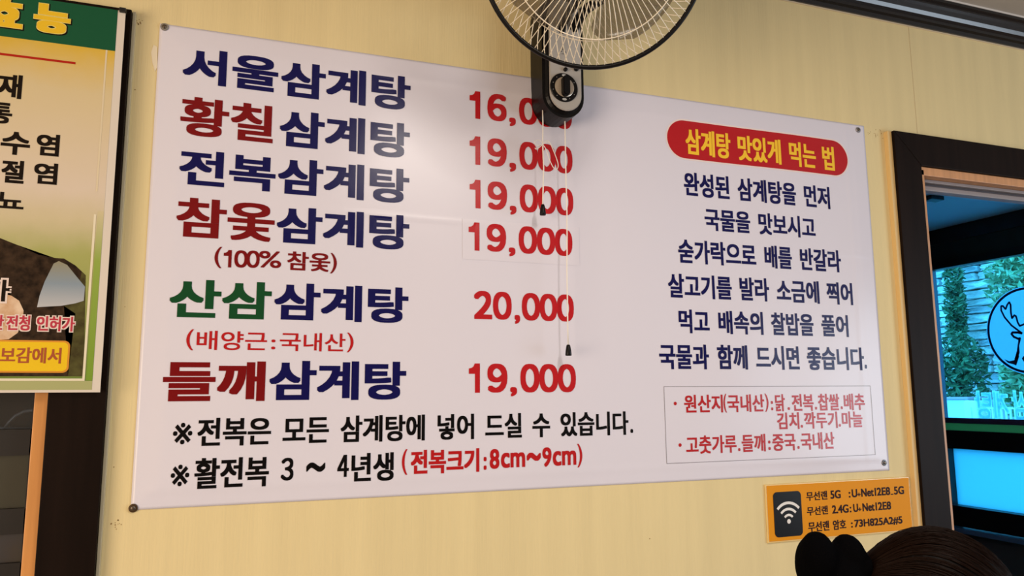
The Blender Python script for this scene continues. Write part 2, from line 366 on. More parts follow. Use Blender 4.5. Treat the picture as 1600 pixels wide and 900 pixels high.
stroke(dm, [S1(*p) for p in ((900, 600), (862, 615), (845, 585), (830, 530), (815, 520), (795, 548), (785, 500), (782, 430), (770, 405), (752, 430), (738, 468), (715, 440), (698, 440), (700, 480), (730, 540), (790, 610), (850, 655), (882, 680))], 0.0058)
stroke(dm, [S1(*p) for p in ((882, 680), (840, 672), (800, 672), (790, 685), (812, 712), (850, 728), (868, 722))], 0.007)
def poly(bm, pts): bm.faces.new([bm.verts.new(p) for p in pts])
poly(dm, [S1(*p) for p in ((852, 720), (872, 735), (858, 790), (862, 850), (845, 900), (815, 905), (835, 850))])
poly(dm, [S2(*p) for p in ((725, 5), (770, 25), (815, 15), (835, -60), (858, -20), (850, 10), (832, 62), (800, 50), (760, 40))])
poly(dm, [S2(*p) for p in ((880, 0), (900, -25), (960, -10), (985, 60), (940, 40), (905, 40))])
# far half of the animal (outside the frame, same drawing continued)
mir = lambda p: Vector((p.x, 2*(cy - 0.02) - p.y, p.z))
da = dm; dm = BM(); stroke(dm, [mir(S1(*p)) for p in ((862, 615), (845, 585), (830, 530), (815, 520), (795, 548), (785, 500), (782, 430), (770, 405), (752, 430), (738, 468), (715, 440), (698, 440), (700, 480), (730, 540), (790, 610), (850, 655), (882, 680))], 0.0058)
bmesh.ops.recalc_face_normals(dm, faces=dm.faces)
obj('deer_drawing', dm, NAV, em); bmesh.ops.recalc_face_normals(da, faces=da.faces); obj('deer_drawing', da, NAV, em)
# mirrored shop lettering on the glass
lt = empty('window_lettering', (XG + 0.026, 3.4, CH - 0.1), 'pale mirrored lettering stuck low on the shopfront glass', 'lettering')
def gsurf(X, Z, k): return (XG + 0.0265 + k*2e-5, X, Z)
zt, zb = onX(1560, 610, XG).z, onX(1560, 656, XG).z
for ch, pl, pr_ in (('탕', 1518, 1545), ('계', 1547, 1572), ('삼', 1576, 1600), ('울', 1604, 1630), ('서', 1634, 1660)):
    yl, yr = onX(pl, 630, XG).y, onX(pr_, 630, XG).y       # y falls to the right
    sy, base = metrics(ch, zt, zb, 0.006); bm = BM()
    stamp(bm, ch, yr, yl, sy, base, 0.006, 0.006, gsurf)
    obj('letter', bm, frosted('letter_film_%s' % hex(ord(ch)), (0.9, 1.0, 1.0), 0.92) if ch == '탕' else bpy.data.materials['letter_film_0xd0d5'], lt)
sn = onX(1458, 307, 3.0)
q = empty('ceiling_sensor', (2.9, onX(1458, 307, 3.3).y, 2.455), 'small dark box fixed on the blue lit vestibule ceiling', 'sensor')
rr_ = ray(1458, 307); tt = (2.455 - CH) / rr_.z; sp = Vector((rr_.x*tt, rr_.y*tt, 2.455)); q.location = sp
obj('sensor_body', boxes(((sp.x - 0.05, sp.y - 0.03, 2.43), (sp.x + 0.05, sp.y + 0.03, 2.4545)), bev=0.004), BLACK, q)

# ------------------------------------------------------------------ outdoors
obj('ground_outside', boxes(((4.7, -6, -0.2), (16, 16, -0.1))), mat('paving', (0.35, 0.36, 0.36), 0.8, var=0.3), kind='structure')
rw = empty('wall_stone', (8.0, 6.5, -0.1), kind='structure'); rw['label'] = 'wall of long pale rough stones beyond the glass'
obj('mortar', boxes(((8.12, 3.5, -0.1), (8.5, 9.5, 3.4))), mat('mortar', (0.05, 0.09, 0.13), 0.9), rw)
STN = [mat('stone_%d' % i, c, 0.8, var=0.3, scale=(9, 9, 9), bump=0.6) for i, c in enumerate(((0.80, 0.78, 0.72), (0.62, 0.62, 0.62), (0.90, 0.88, 0.80)))]
stones = []
for k in range(4):
    bm = boxes(((-0.09, -0.5, -0.5), (0.07, 0.5, 0.5)), bev=0.06)
    bmesh.ops.subdivide_edges(bm, edges=[e for e in bm.edges if e.calc_length() > .5], cuts=2)
    for v in bm.verts: v.co += Vector((random.uniform(-.02, .02), 0, random.uniform(-.09, .09)))
    me = bpy.data.meshes.new('stone'); bm.to_mesh(me); bm.free(); stones.append(me)
z = -0.1; cnt = 0
while z < 3.3:
    h = random.uniform(0.075, 0.12); y = 4.2 + random.uniform(0, 0.3)
    while y < 8.6:
        L = random.uniform(0.3, 0.62)
        me = stones[cnt % 4]
        if cnt < 12 or True:
            o = bpy.data.objects.new('stone', me); COL.objects.link(o); o.parent = rw
            o.location = (0.10 + random.uniform(-.03, .02), y + L/2 - 6.5, z + h/2 + 0.1); o.scale = (1, L*0.96, h*0.86)
        cnt += 1; y += L
    z += h
for i, me in enumerate(stones): me.materials.append(STN[i % 3])
LEAF = mat('leaf', (0.10, 0.24, 0.10), 0.45, var=0.55, scale=(7, 7, 7)); LEAF2 = mat('leaf_light', (0.34, 0.55, 0.28), 0.45, var=0.4, scale=(9, 9, 9))
BARK = mat('bark', (0.06, 0.05, 0.05), 0.9, var=0.4)
def foliage(bm, c, rad, n, size):
    for _ in range(n):
        d = Vector((random.gauss(0, 1), random.gauss(0, 1), random.gauss(0, 1))).normalized() * (random.random() ** 0.45)
        p = Vector(c) + Vector((d.x*rad[0], d.y*rad[1], d.z*rad[2]))
        u = Vector((random.gauss(0, 1), random.gauss(0, 1), random.gauss(0, .6))).normalized(); v = u.cross(Vector((random.gauss(0, 1), random.gauss(0, 1), 1))).normalized()
        s = size * random.uniform(.6, 1.3); n_ = u.cross(v) * s * 0.25
        a = [bm.verts.new(q) for q in (p - u*s, p + v*s*.45 + n_, p + u*s, p - v*s*.45 + n_)]
        bm.faces.new((a[0], a[1], a[2])); bm.faces.new((a[0], a[2], a[3]))
    return bm
def shrub(name, px, py, X, rad, n, size, m, label, trunk=0.03):
    c = onX(px, py, X); t = empty(name, (c.x, c.y, -0.1), label, 'shrub' if 'shrub' in name else 'tree')
    o = obj('foliage', foliage(BM(), c, rad, n, size), m, t, kind='stuff')
    obj('trunk', tube(BM(), [(c.x, c.y, -0.1), (c.x + .03, c.y - .02, c.z*0.5), (c.x, c.y, c.z)], [trunk, trunk*.8, trunk*.5]), BARK, t, smooth=True)
shrub('ivy_tree', 1493, 480, 7.8, (0.10, 0.13, 0.75), 1300, 0.04, LEAF, 'narrow leafy tree standing left before the pale stone wall', 0.05)
shrub('leafy_shrub', 1497, 585, 7.32, (0.17, 0.36, 0.48), 1300, 0.045, LEAF, 'dark green shrub low behind the white outdoor cabinet')
shrub('tall_tree', 1602, 440, 7.3, (0.2, 0.40, 0.5), 1800, 0.045, LEAF2, 'light green tree crown behind the round window sticker', 0.05)
shrub('bushy_shrub', 1606, 600, 6.78, (0.14, 0.26, 0.40), 1200, 0.05, LEAF2, 'light green shrub below the round window sticker')
c = onX(1505, 600, 7.62)
obj('bare_post', tube(BM(), [(7.62, c.y, -0.1), (7.62, c.y, c.z - .3), (7.62, c.y, c.z)], 0.03), mat('post_navy', (0.03, 0.05, 0.12), 0.7), label='dark post standing among the shrubs outside', cat='post', base=(7.62, c.y, -0.1))
WH = mat('white_cabinet', (0.85, 0.88, 0.90), 0.4)
a, b = onX(1466, 624, 6.6), onX(1514, 624, 6.6); a2 = onX(1537, 626, 6.6)
cb = empty('outdoor_cabinet', (6.8, (a.y + b.y)/2, -0.1), 'white metal cabinet standing outside below the stone wall', 'cabinet')
obj('cabinet_body', boxes(((6.6, b.y, -0.1), (7.0, a.y, a.z)), bev=0.01), WH, cb)
obj('door', boxes(((6.588, b.y + .02, 0.05), (6.5985, a.y - .02, a.z - 0.10)), bev=0.002), WH, cb)
obj('lid', boxes(((6.57, b.y - .01, a.z + 0.0005), (7.02, a.y + .01, a.z + 0.022)), bev=0.004), mat('pale_red', (0.62, 0.34, 0.36), 0.5), cb, label='faded reddish lid')
cb2 = empty('storage_box', (6.8, (a2.y + b.y)/2, -0.1), 'narrow bright white box right beside the outdoor cabinet', 'box')
obj('box_body', boxes(((6.5, a2.y, -0.1), (6.9, b.y - 0.02, a2.z)), bev=0.012), mat('bright_white', (0.95, 0.96, 0.95), 0.4), cb2)
obj('recess', boxes(((6.492, a2.y + .06, a2.z - 0.2), (6.499, b.y - .1, a2.z - 0.06)), bev=0.001), WH, cb2)
ct = empty('wire_crate', (6.2, onX(1570, 645, 6.2).y, -0.1), 'white lattice crate stack behind the mirrored window lettering', 'crate')
y1_, y0_ = onX(1544, 645, 6.2).y, onX(1600, 645, 6.2).y; zc = onX(1570, 638, 6.2).z
bm = BM()
nn = 8
for i in range(nn + 1):
    yy = y0_ + (y1_ - y0_)*i/nn; box(bm, (6.20, yy - .006, -0.1), (6.212, yy + .006, zc))
for i in range(11):
    zz = -0.1 + (zc + 0.1)*i/10; box(bm, (6.199, y0_ - .006, zz - .006), (6.213, y1_ + .006, zz + .006))
    box(bm, (6.20, y0_ - .006, zz - .006), (6.5, y0_ + .006, zz + .006)); box(bm, (6.20, y1_ - .006, zz - .006), (6.5, y1_ + .006, zz + .006))
obj('lattice', bm, WH, ct)

# ------------------------------------------------------------------ menu banner
BXL, BXR, BZT, BZB = -0.1605, 1.648, CH + 0.7455, CH - 0.2028
bn = empty('menu_banner', ((BXL + BXR)/2, 1.6, BZB), 'large white vinyl menu banner with navy, red and green Korean lettering', 'banner')
def wave(x, z):
    u = (x - BXL)/(BXR - BXL); v = (z - BZB)/(BZT - BZB)
    d = 0.0022*(1 + math.sin(3.1*u*2 + 1.3 + v*1.1)*0.5) + 0.0011*math.sin(u*17 + v*3.0) * math.sin(v*5 + 0.5) + 0.0007*math.sin(u*31 - v*7)
    d += 0.0006*math.exp(-((v - (0.625 - .02*u))/0.004)**2) * (1 if u > 0.2 else 0.4)
    d += 0.0009*math.exp(-((v - 0.035)/0.008)**2) + 0.0007*math.exp(-((u - 0.962)/0.004)**2)
    d += 0.0010*math.exp(-((v - (0.965 - .03*u))/0.010)**2)*max(0, math.sin(u*3.1))
    e = min(u, 1-u)*(BXR-BXL); f = min(v, 1-v)*(BZT-BZB)
    k = min(1, (min(e, f)+0.004)/0.05)
    return 0.0012 + d*k
def bsurf(off):
    return lambda x, z, k: (x, 1.6 - wave(x, z) - off - k*1.5e-5, z)
bm = BM(); NX, NZ = 280, 170; G = []
for j in range(NZ + 1):
    G.append([bm.verts.new(bsurf(0)(BXL + (BXR-BXL)*i/NX, BZB + (BZT-BZB)*j/NZ, 0)) for i in range(NX + 1)])
for j in range(NZ):
    for i in range(NX): bm.faces.new((G[j][i], G[j][i+1], G[j+1][i+1], G[j+1][i]))
VIN = dict(rough=0.26, spec=0.30)
SH = obj('banner_sheet', bm, mat('banner_vinyl', (0.78, 0.765, 0.87), **VIN), bn, smooth=True)
sd = SH.modifiers.new('t', 'SOLIDIFY'); sd.thickness = 0.0004; sd.offset = -1
NAVY = mat('ink_navy', (0.006, 0.006, 0.085), rough=0.24, spec=0.20); RED = mat('ink_red', (0.52, 0.012, 0.018), **VIN); DRED = mat('ink_dark_red', (0.20, 0.006, 0.008), rough=0.24, spec=0.20)
GRN = mat('ink_green', (0.008, 0.075, 0.025), rough=0.24, spec=0.20); BLK = mat('ink_black', (0.003, 0.003, 0.004), rough=0.24, spec=0.20); YEL = mat('ink_yellow', (1.0, 0.62, 0.04), **VIN)
PILL = mat('pill_red', (0.50, 0.012, 0.018), **VIN)
LS = bsurf(0.0006)
def Zf(ox, oy, s): return lambda x, y: (ox + x/s, oy + y/s)
A1, A2, A3, A4, A5, A6, A7, A8 = (Zf(200, 20, 3.461), Zf(200, 270, 3.461), Zf(200, 500, 2.902), Zf(640, 560, 4), Zf(700, 130, 2.093), Zf(1010, 170, 3.914), Zf(1010, 390, 4.103), Zf(1010, 580, 4.103))
B1 = (0.046, 0.028)
def bw(m, words, T, B, bold=B1, ref=0, surf=LS): return write(bn, m, words, T, B, bold, surf=surf, ref=ref)
def dish(m, first, L, R, T, B, L2, R2, T2, B2, bold=B1):
    bw(m, [(first, L, R)], T, B, bold); bw(NAVY, [('삼계탕', L2, R2)], T2, B2)
dish(NAVY, '서울', A1(295, 325), A1(812, 328), A1(375, 195), A1(785, 437), A1(828, 330), A1(1527, 405), A1(905, 268), A1(1415, 523))
dish(DRED, '황칠', A1(283, 580), A1(785, 600), A1(360, 460), A1(785, 712), A1(820, 600), A1(1523, 660), A1(905, 533), A1(1415, 783), (0.042, 0.022))
dish(NAVY, '전복', A1(278, 830), A2(798, 0), A1(295, 738), A2(765, 105), A1(810, 885), A2(1520, 35), A1(885, 790), A2(1410, 163))
dish(DRED, '참옻', A2(262, 240), A2(793, 260), A2(350, 138), A2(740, 375), A2(803, 270), A2(1520, 285), A2(885, 187), A2(1405, 415), (0.042, 0.022))
dish(GRN, '산삼', A2(225, 680), A2(777, 650), A2(320, 577), A2(740, 795), A2(790, 685), A2(1515, 675), A2(880, 597), A2(1400, 812))
dish(DRED, '들깨', A3(160, 265), A3(622, 270), A3(280, 186), A3(275, 370), A3(640, 270), A3(1260, 235), A3(810, 186), A3(750, 365), (0.05, 0.028))
bw(DRED, [('(', A2(468, 460), A2(508, 460)), (')', A2(1092, 490), A2(1128, 490))], A2(500, 402), A2(505, 518), (0.012, 0.0))
for ch, l, r in (('１', 517, 560), ('０', 575, 648), ('０', 640, 712)):
    bw(DRED, [(ch, A2(l, 465), A2(r, 465))], A2(l, 418 + (l-517)*.02), A2(l, 512 + (l-517)*.02), (0.035, 0.03))
bw(DRED, [('%', A2(708, 470), A2(828, 480))], A2(760, 425), A2(790, 517), (0.02, 0.02))
bw(DRED, [('참옻', A2(860, 485), A2(1092, 490))], A2(905, 428), A2(1060, 537), (0.03, 0.02))
REDB = mat('ink_red_thin', (0.50, 0.012, 0.015), **VIN)
bw(REDB, [('배양근', A3(312, 95), A3(630, 95)), (':', A3(650, 95), A3(668, 95)), ('국내산', A3(688, 95), A3(985, 95))], A3(400, 50), A3(400, 137), (0.015, 0.012))
bw(REDB, [('(', A3(265, 90), A3(298, 90)), (')', A3(992, 95), A3(1022, 95))], A3(295, 43), A3(295, 138), (0.01, 0.0))
# prices
def price(digs, L, R, T, B):
    fr = {'1': [(0, .099), (.166, .349), (.374, .437), (.469, .648), (.646, .827), (.824, 1)], '2': [(0, .175), (.183, .367), (.395, .450), (.468, .652), (.648, .827), (.823, 1)]}[digs[0]]
    xl, xr = onY(*L).x, onY(*R).x; zt, zb = onY(*T).z, onY(*B).z; H = zt - zb; bm = BM()
    for ch, (a, b) in zip(digs, fr):
        full = chr(ord(ch) + 0xFEE0) if ch != ',' else ','
        if ch == ',':
            z1, z0 = zb + H*.19, zb - H*.13; sy, base = metrics(',', z1, z0, H*.03)
            stamp(bm, ',', xl + (xr-xl)*a, xl + (xr-xl)*b, sy, base, H*.025, H*.03, LS)
        else:
            bb = H*.045; sy, base = metrics(full, zt, zb, bb*.8)
            stamp(bm, full, xl + (xr-xl)*a, xl + (xr-xl)*b, sy, base, bb, bb*.8, LS)
    obj('price', bm, RED, bn)
price('16,000', A5(70, 45), A5(403, 110), A5(95, 28), A5(150, 124))
price('19,000', A5(70, 195), A5(405, 255), A5(95, 175), A5(375, 296))
price('19,000', A5(70, 335), A5(408, 390), A5(95, 317), A5(380, 433))
price('20,000', A5(83, 760), A5(410, 740), A5(110, 680), A5(385, 780))
price('19,000', A4(367, 70), A4(1035, 120), A4(430, 32), A4(735, 213))
# price patch
p0, p1 = onY(722, 342), onY(905, 415); pz1 = onY(722, 342).z; pz0 = onY(722, 405).z
bm = BM(); n_ = 24
g = [[bm.verts.new(bsurf(0.0007)(p0.x + (p1.x-p0.x)*i/n_, pz0 + (pz1-pz0)*j/10, 0)) for i in range(n_+1)] for j in range(11)]
for j in range(10):
    for i in range(n_): bm.faces.new((g[j][i], g[j][i+1], g[j+1][i+1], g[j+1][i]))
pt = obj('price_patch', bm, mat('patch_vinyl', (0.785, 0.765, 0.865), rough=0.28, spec=0.30), bn, smooth=True, label='slightly raised patch carrying the fourth price')
LSs = LS; LS = bsurf(0.0012)
price('19,000', A5(66, 480), A5(405, 520), A5(95, 457), A5(380, 566))
LS = LSs
# notes
B2 = (0.028, 0.020)
bw(BLK, [('전복은', A3(315, 520), A3(648, 510)), ('모든', A3(700, 540), A3(910, 500)), ('삼계탕에', A3(963, 500), A4(93, 400)), ('넣어', A4(172, 415), A4(400, 400)),
         ('드실', A4(470, 465), A4(697, 400)), ('수', A4(763, 415), A4(873, 400)), ('있습니다', A4(938, 370), A4(1365, 380)), ('.', A4(1378, 450), A4(1395, 450))], A3(400, 443), A3(340, 573), B2)
bw(BLK, [('※', A3(205, 515), A3(292, 515))], A3(245, 466), A3(245, 563), (0.006, 0.006))
bw(BLK, [('활전복', A3(302, 690), A3(638, 690)), ('년생', A3(1012, 660), A3(1203, 660))], A3(345, 625), A3(345, 765), B2)
bw(BLK, [('※', A3(195, 705), A3(278, 705))], A3(236, 655), A3(236, 752), (0.006, 0.006))
for ch, l, r, t, b in (('３', 693, 750, 625, 728), ('４', 948, 1000, 612, 712)):
    bw(BLK, [(ch, A3(l, 670), A3(r, 670))], A3(l, t), A3(l, b), (0.03, 0.02))
bw(BLK, [('~', A3(808, 665), A3(893, 665))], A3(850, 645), A3(850, 688), (0.05, 0.03))
bw(REDB, [('전복크기', A4(5, 650), A4(433, 640)), (':', A4(460, 640), A4(478, 640))], A4(430, 560), A4(210, 717), (0.035, 0.028))
bw(REDB, [('8', A4(498, 630), A4(558, 630)), ('9', A4(825, 615), A4(882, 615))], A4(520, 566), A4(520, 690), (0.035, 0.025))
bw(REDB, [('cm', A4(568, 640), A4(718, 640)), ('cm', A4(890, 625), A4(1037, 625))], A4(640, 588), A4(640, 682), (0.045, 0.04))
bw(REDB, [('~', A4(728, 615), A4(815, 610))], A4(770, 588), A4(770, 640), (0.10, 0.05))
bw(REDB, [('(', A3(1240, 650), A3(1265, 650)), (')', A4(1043, 610), A4(1075, 610))], A4(1055, 533), A4(1060, 680), (0.012, 0.0))
# right column
l_, r_ = onY(*A6(122, 180)).x, onY(*A6(1222, 315)).x; zt_, zb_ = onY(*A6(220, 75)).z, onY(*A6(1160, 412)).z
def grid_shape(poly2, off, m, name, label=None):
    bm = BM(); bm.faces.new([bm.verts.new((x, z, 0)) for x, z in poly2])
    xs = [p[0] for p in poly2]; x = min(xs)
    for i in range(1, 60):
        xx = min(xs) + (max(xs)-min(xs))*i/60
        bmesh.ops.bisect_plane(bm, geom=bm.verts[:]+bm.edges[:]+bm.faces[:], plane_co=(xx, 0, 0), plane_no=(1, 0, 0))
    for i in range(1, 14):
        zz = min(p[1] for p in poly2) + (max(p[1] for p in poly2) - min(p[1] for p in poly2))*i/14
        bmesh.ops.bisect_plane(bm, geom=bm.verts[:]+bm.edges[:]+bm.faces[:], plane_co=(0, zz, 0), plane_no=(0, 1, 0))
    for v in bm.verts: v.co = Vector(bsurf(off)(v.co.x, v.co.y, 0))
    bmesh.ops.recalc_face_normals(bm, faces=bm.faces)
    return obj(name, bm, m, bn, label=label)
PR = (zt_ - zb_)/2
grid_shape(rrect(l_ - .004, zb_ - .004, r_ + .004, zt_ + .004, PR + .0039, 12), 0.0004, mat('pill_edge', (0.9, 0.78, 0.76), **VIN), 'pill_outline')
grid_shape(rrect(l_, zb_, r_, zt_, PR*.999, 12), 0.0007, PILL, 'title_pill', 'red rounded title bar')
LS = bsurf(0.0011)
bw(YEL, [('삼계탕', A6(233, 190), A6(508, 220)), ('맛있게', A6(552, 240), A6(812, 270)), ('먹는', A6(862, 280), A6(1025, 290)), ('법', A6(1065, 300), A6(1140, 310))], A6(270, 125), A6(460, 305), (0.03, 0.022), surf=LS)
LS = LSs
B3 = (0.028, 0.024)
bw(NAVY, [('완성된', A6(225, 460), A6(502, 480)), ('삼계탕을', A6(553, 500), A6(905, 530)), ('먼저', A6(955, 540), A6(1113, 550))], A6(260, 390), A6(370, 545), B3)
bw(NAVY, [('국물을', A6(352, 665), A6(628, 700)), ('맛보시고', A6(678, 700), A6(1027, 770))], A6(380, 612), A6(600, 763), B3)
bw(NAVY, [('숟가락으로', A6(190, 860), A7(697, 90)), ('배를', A7(750, 60), A7(925, 70)), ('반갈라', A7(978, 70), A7(1238, 80))], A6(235, 800), A7(487, 103), B3)
bw(NAVY, [('살고기를', A7(135, 230), A7(540, 250)), ('발라', A7(590, 240), A7(778, 250)), ('소금에', A7(830, 320), A7(1100, 270)), ('찍어', A7(1148, 280), A7(1312, 290))], A7(425, 168), A7(430, 320), B3)
bw(NAVY, [('먹고', A7(203, 450), A7(400, 515)), ('배속의', A7(455, 470), A7(740, 480)), ('찰밥을', A7(793, 490), A7(1065, 500)), ('풀어', A7(1115, 490), A7(1285, 490))], A7(280, 385), A7(285, 537), B3)
bw(NAVY, [('국물과', A7(80, 690), A7(395, 690)), ('함께', A7(447, 690), A7(640, 690)), ('드시면', A7(697, 745), A7(972, 690)), ('좋습니다', A7(1022, 690), A7(1385, 690)), ('.', A7(1393, 760), A7(1407, 760))], A7(380, 610), A7(380, 768), B3)
B4 = (0.024, 0.020)
bw(REDB, [('원산지', A8(238, 205), A8(483, 205)), ('국내산', A8(512, 205), A8(748, 205)), (':', A8(790, 195), A8(803, 195)), ('닭', A8(818, 200), A8(880, 200)), ('.', A8(898, 240), A8(912, 240)), ('전복', A8(925, 200), A8(1062, 200)),
         ('.', A8(1072, 240), A8(1085, 240)), ('찹쌀', A8(1092, 200), A8(1228, 200)), ('.', A8(1238, 240), A8(1251, 240)), ('배추', A8(1258, 200), A8(1392, 200))], A8(475, 150), A8(475, 264), B4)
bw(REDB, [('(', A8(487, 200), A8(507, 200)), (')', A8(752, 200), A8(775, 200))], A8(495, 145), A8(495, 265), (0.01, 0.0))
bw(REDB, [('김치', A8(830, 310), A8(970, 310)), ('.', A8(980, 350), A8(994, 350)), ('깍두기', A8(1003, 310), A8(1215, 310)), ('.', A8(1225, 350), A8(1238, 350)), ('마늘', A8(1245, 310), A8(1378, 310))], A8(960, 263), A8(960, 370), B4)
bw(REDB, [('고춧가루', A8(250, 470), A8(572, 465)), ('.', A8(583, 505), A8(597, 505)), ('들깨', A8(605, 460), A8(757, 460)), (':', A8(773, 450), A8(788, 450)), ('중국', A8(800, 450), A8(948, 450)), ('.', A8(960, 490), A8(973, 490)), ('국내산', A8(980, 440), A8(1195, 440))], A8(485, 408), A8(485, 524), B4)
for p in ((182, 207), (212, 473)):
    c = onY(*A8(*p)); P = [(c.x + .0042*math.cos(k*math.pi/8), c.z + .0042*math.sin(k*math.pi/8)) for k in range(16)]
    bm = BM(); bm.faces.new([bm.verts.new(LS(x, z, 0)) for x, z in P]); obj('bullet', bm, REDB, bn)
a, b = onY(*A8(107, 100)), onY(*A8(1430, 100)); c = onY(*A8(128, 593)); bx0, bx1, bz1, bz0 = (a.x + c.x)/2, onY(*A8(1443, 300)).x, a.z, c.z
bm = BM(); t_ = 0.0011
for (x0, z0, x1, z1) in ((bx0, bz1, bx1, bz1+t_), (bx0, bz0, bx1, bz0+t_), (bx0, bz0, bx0+t_, bz1), (bx1, bz0, bx1+t_, bz1)):
    N = 30; prv = None
    for i in range(N + 1):
        if x1 - x0 > z1 - z0: q = [(x0 + (x1-x0)*i/N, z0), (x0 + (x1-x0)*i/N, z1)]
        else: q = [(x1, z0 + (z1-z0)*i/N), (x0, z0 + (z1-z0)*i/N)]
        cur = [bm.verts.new(bsurf(0.0006)(x, z, 0)) for x, z in q]
        if prv: bm.faces.new((prv[0], cur[0], cur[1], prv[1]))
        prv = cur
bmesh.ops.recalc_face_normals(bm, faces=bm.faces)
obj('outline_box', bm, mat('ink_grey', (0.22, 0.20, 0.22), **VIN), bn)
# corner fasteners
for k, (px, py, c) in enumerate(((257, 42, (0.35, 0.33, 0.30)), (208, 794, (0.10, 0.06, 0.03)), (1341, 203, (0.30, 0.30, 0.32)), (1381.5, 723, (0.12, 0.12, 0.13)))):
    p = onY(px, py, 1.597); nm = ('upper left', 'lower left', 'upper right', 'lower right')[k]
    t = empty('screw', (p.x, 1.6, p.z), 'round metal screw head pinning the %s banner corner' % nm, 'screw', group='banner corner screws')
    y0 = 1.6 - wave(p.x, p.z) - 0.0008
    obj('washer', lathe(BM(), (p.x, y0, p.z), (0, -1, 0), [(0.0078, 0), (0.0078, 0.0008), (0.007, 0.0018), (0.005, 0.002)], 28), mat('washer_%d' % k, c, 0.4, metal=0.6), t, smooth=False)
    obj('head', lathe(BM(), (p.x, y0 - 0.0021, p.z), (0, -1, 0), [(0.0046, 0), (0.0042, 0.001), (0.0025, 0.0018)], 20), mat('screwhead', (0.16, 0.13, 0.10), 0.35, metal=0.8), t, smooth=True)

# ------------------------------------------------------------------ wi-fi sign
YW = 1.594
A9 = Zf(1180, 730, 3.81)
a, b = onY(*A9(60, 105), YW), onY(*A9(950, 390), YW)
wx0, wx1 = (a.x + onY(*A9(80, 455), YW).x)/2, onY(*A9(930, 200), YW).x; wz1, wz0 = a.z, onY(*A9(80, 455), YW).z
wf = empty('wifi_sign', ((wx0+wx1)/2, 1.6, wz0), 'small orange wireless network notice with black icon below the banner', 'sign')
obj('holder', boxes(((wx0, YW + .0015, wz0), (wx1, 1.5995, wz1)), bev=0.0015), mat('holder_plastic', (0.85, 0.62, 0.25), 0.2), wf)
obj('sign_face', boxes(((wx0 + .004, YW, wz0 + .004), (wx1 - .004, YW + .0014, wz1 - .003)), bev=0.0004), mat('sign_orange', (0.80, 0.31, 0.004), 0.5), wf)
bl = onY(*A9(104, 150), YW); br = onY(*A9(284, 400), YW)
obj('icon_panel', prism(BM(), rrect(bl.x, br.z - .002, br.x, bl.z, 0.011), 0.0008, 'y', YW - .0009), mat('icon_black', (0.008, 0.008, 0.009), 0.3), wf, label='black rounded icon panel')
WHT = mat('icon_white', (0.85, 0.83, 0.80), 0.4)
ic = onY(*A9(199, 322), YW); u_ = (br.x - bl.x)/180
bm = BM()
def arc(bm, r0, r1, a0, a1, n=16):
    prv = None
    for k in range(n + 1):
        t = math.radians(a0 + (a1-a0)*k/n); cur = [bm.verts.new((ic.x + r*math.cos(t)*u_, YW - .0014, ic.z + r*math.sin(t)*u_)) for r in (r0, r1)]
        if prv: bm.faces.new((prv[0], cur[0], cur[1], prv[1]))
        prv = cur
arc(bm, 0.01, 12, 0, 360); arc(bm, 27, 39, 40, 140); arc(bm, 57, 70, 42, 138); arc(bm, 88, 102, 43, 137)
bmesh.ops.recalc_face_normals(bm, faces=bm.faces)
obj('wifi_icon', bm, WHT, wf)
ws = lambda x, z, k: (x, YW - .0004 - k*1.5e-5, z)
SB = mat('sign_ink', (0.02, 0.003, 0.003), 0.5)
def sw(words, T, B, bold=(0.02, 0.018), ref=0): return write(wf, SB, words, T, B, bold, Y=YW, surf=ws, ref=ref)
for wds, T, B in (([('무선랜', A9(303, 170), A9(428, 160))], A9(420, 140), A9(320, 200)), ([('무선랜', A9(307, 260), A9(432, 250))], A9(425, 228), A9(325, 288)),
                  ([('무선랜', A9(315, 355), A9(440, 350)), ('암호', A9(462, 345), A9(541, 345))], A9(430, 318), A9(330, 386))):
    sw(wds, T, B, (0.035, 0.02))
sw([('5G', A9(447, 165), A9(508, 160)), (':', A9(556, 160), A9(566, 160)), ('U', A9(574, 155), A9(607, 155)), ('Net', A9(630, 150), A9(705, 150)), ('1', A9(711, 150), A9(719, 150)), ('2E8', A9(724, 150), A9(803, 150)), ('5G', A9(826, 145), A9(885, 140))], A9(475, 137), A9(475, 187), (0.045, 0.03))
sw([('+', A9(608, 162), A9(627, 162))], A9(617, 152), A9(617, 173), (0.07, 0.07))
sw([('-', A9(806, 158), A9(822, 158))], A9(814, 158), A9(814, 164), (0.04, 0.2))
sw([('2.4G', A9(457, 250), A9(555, 248)), (':', A9(562, 245), A9(571, 245)), ('U', A9(583, 242), A9(612, 242)), ('Net', A9(638, 240), A9(710, 238)), ('1', A9(716, 235), A9(724, 235)), ('2E8', A9(730, 233), A9(808, 230))], A9(475, 226), A9(475, 276), (0.045, 0.03))
sw([('+', A9(613, 250), A9(632, 250))], A9(622, 240), A9(622, 261), (0.07, 0.07))
sw([(':', A9(570, 340), A9(580, 340)), ('73H825A2#5', A9(590, 335), A9(876, 322))], A9(600, 312), A9(600, 362), (0.045, 0.03), ref=1)

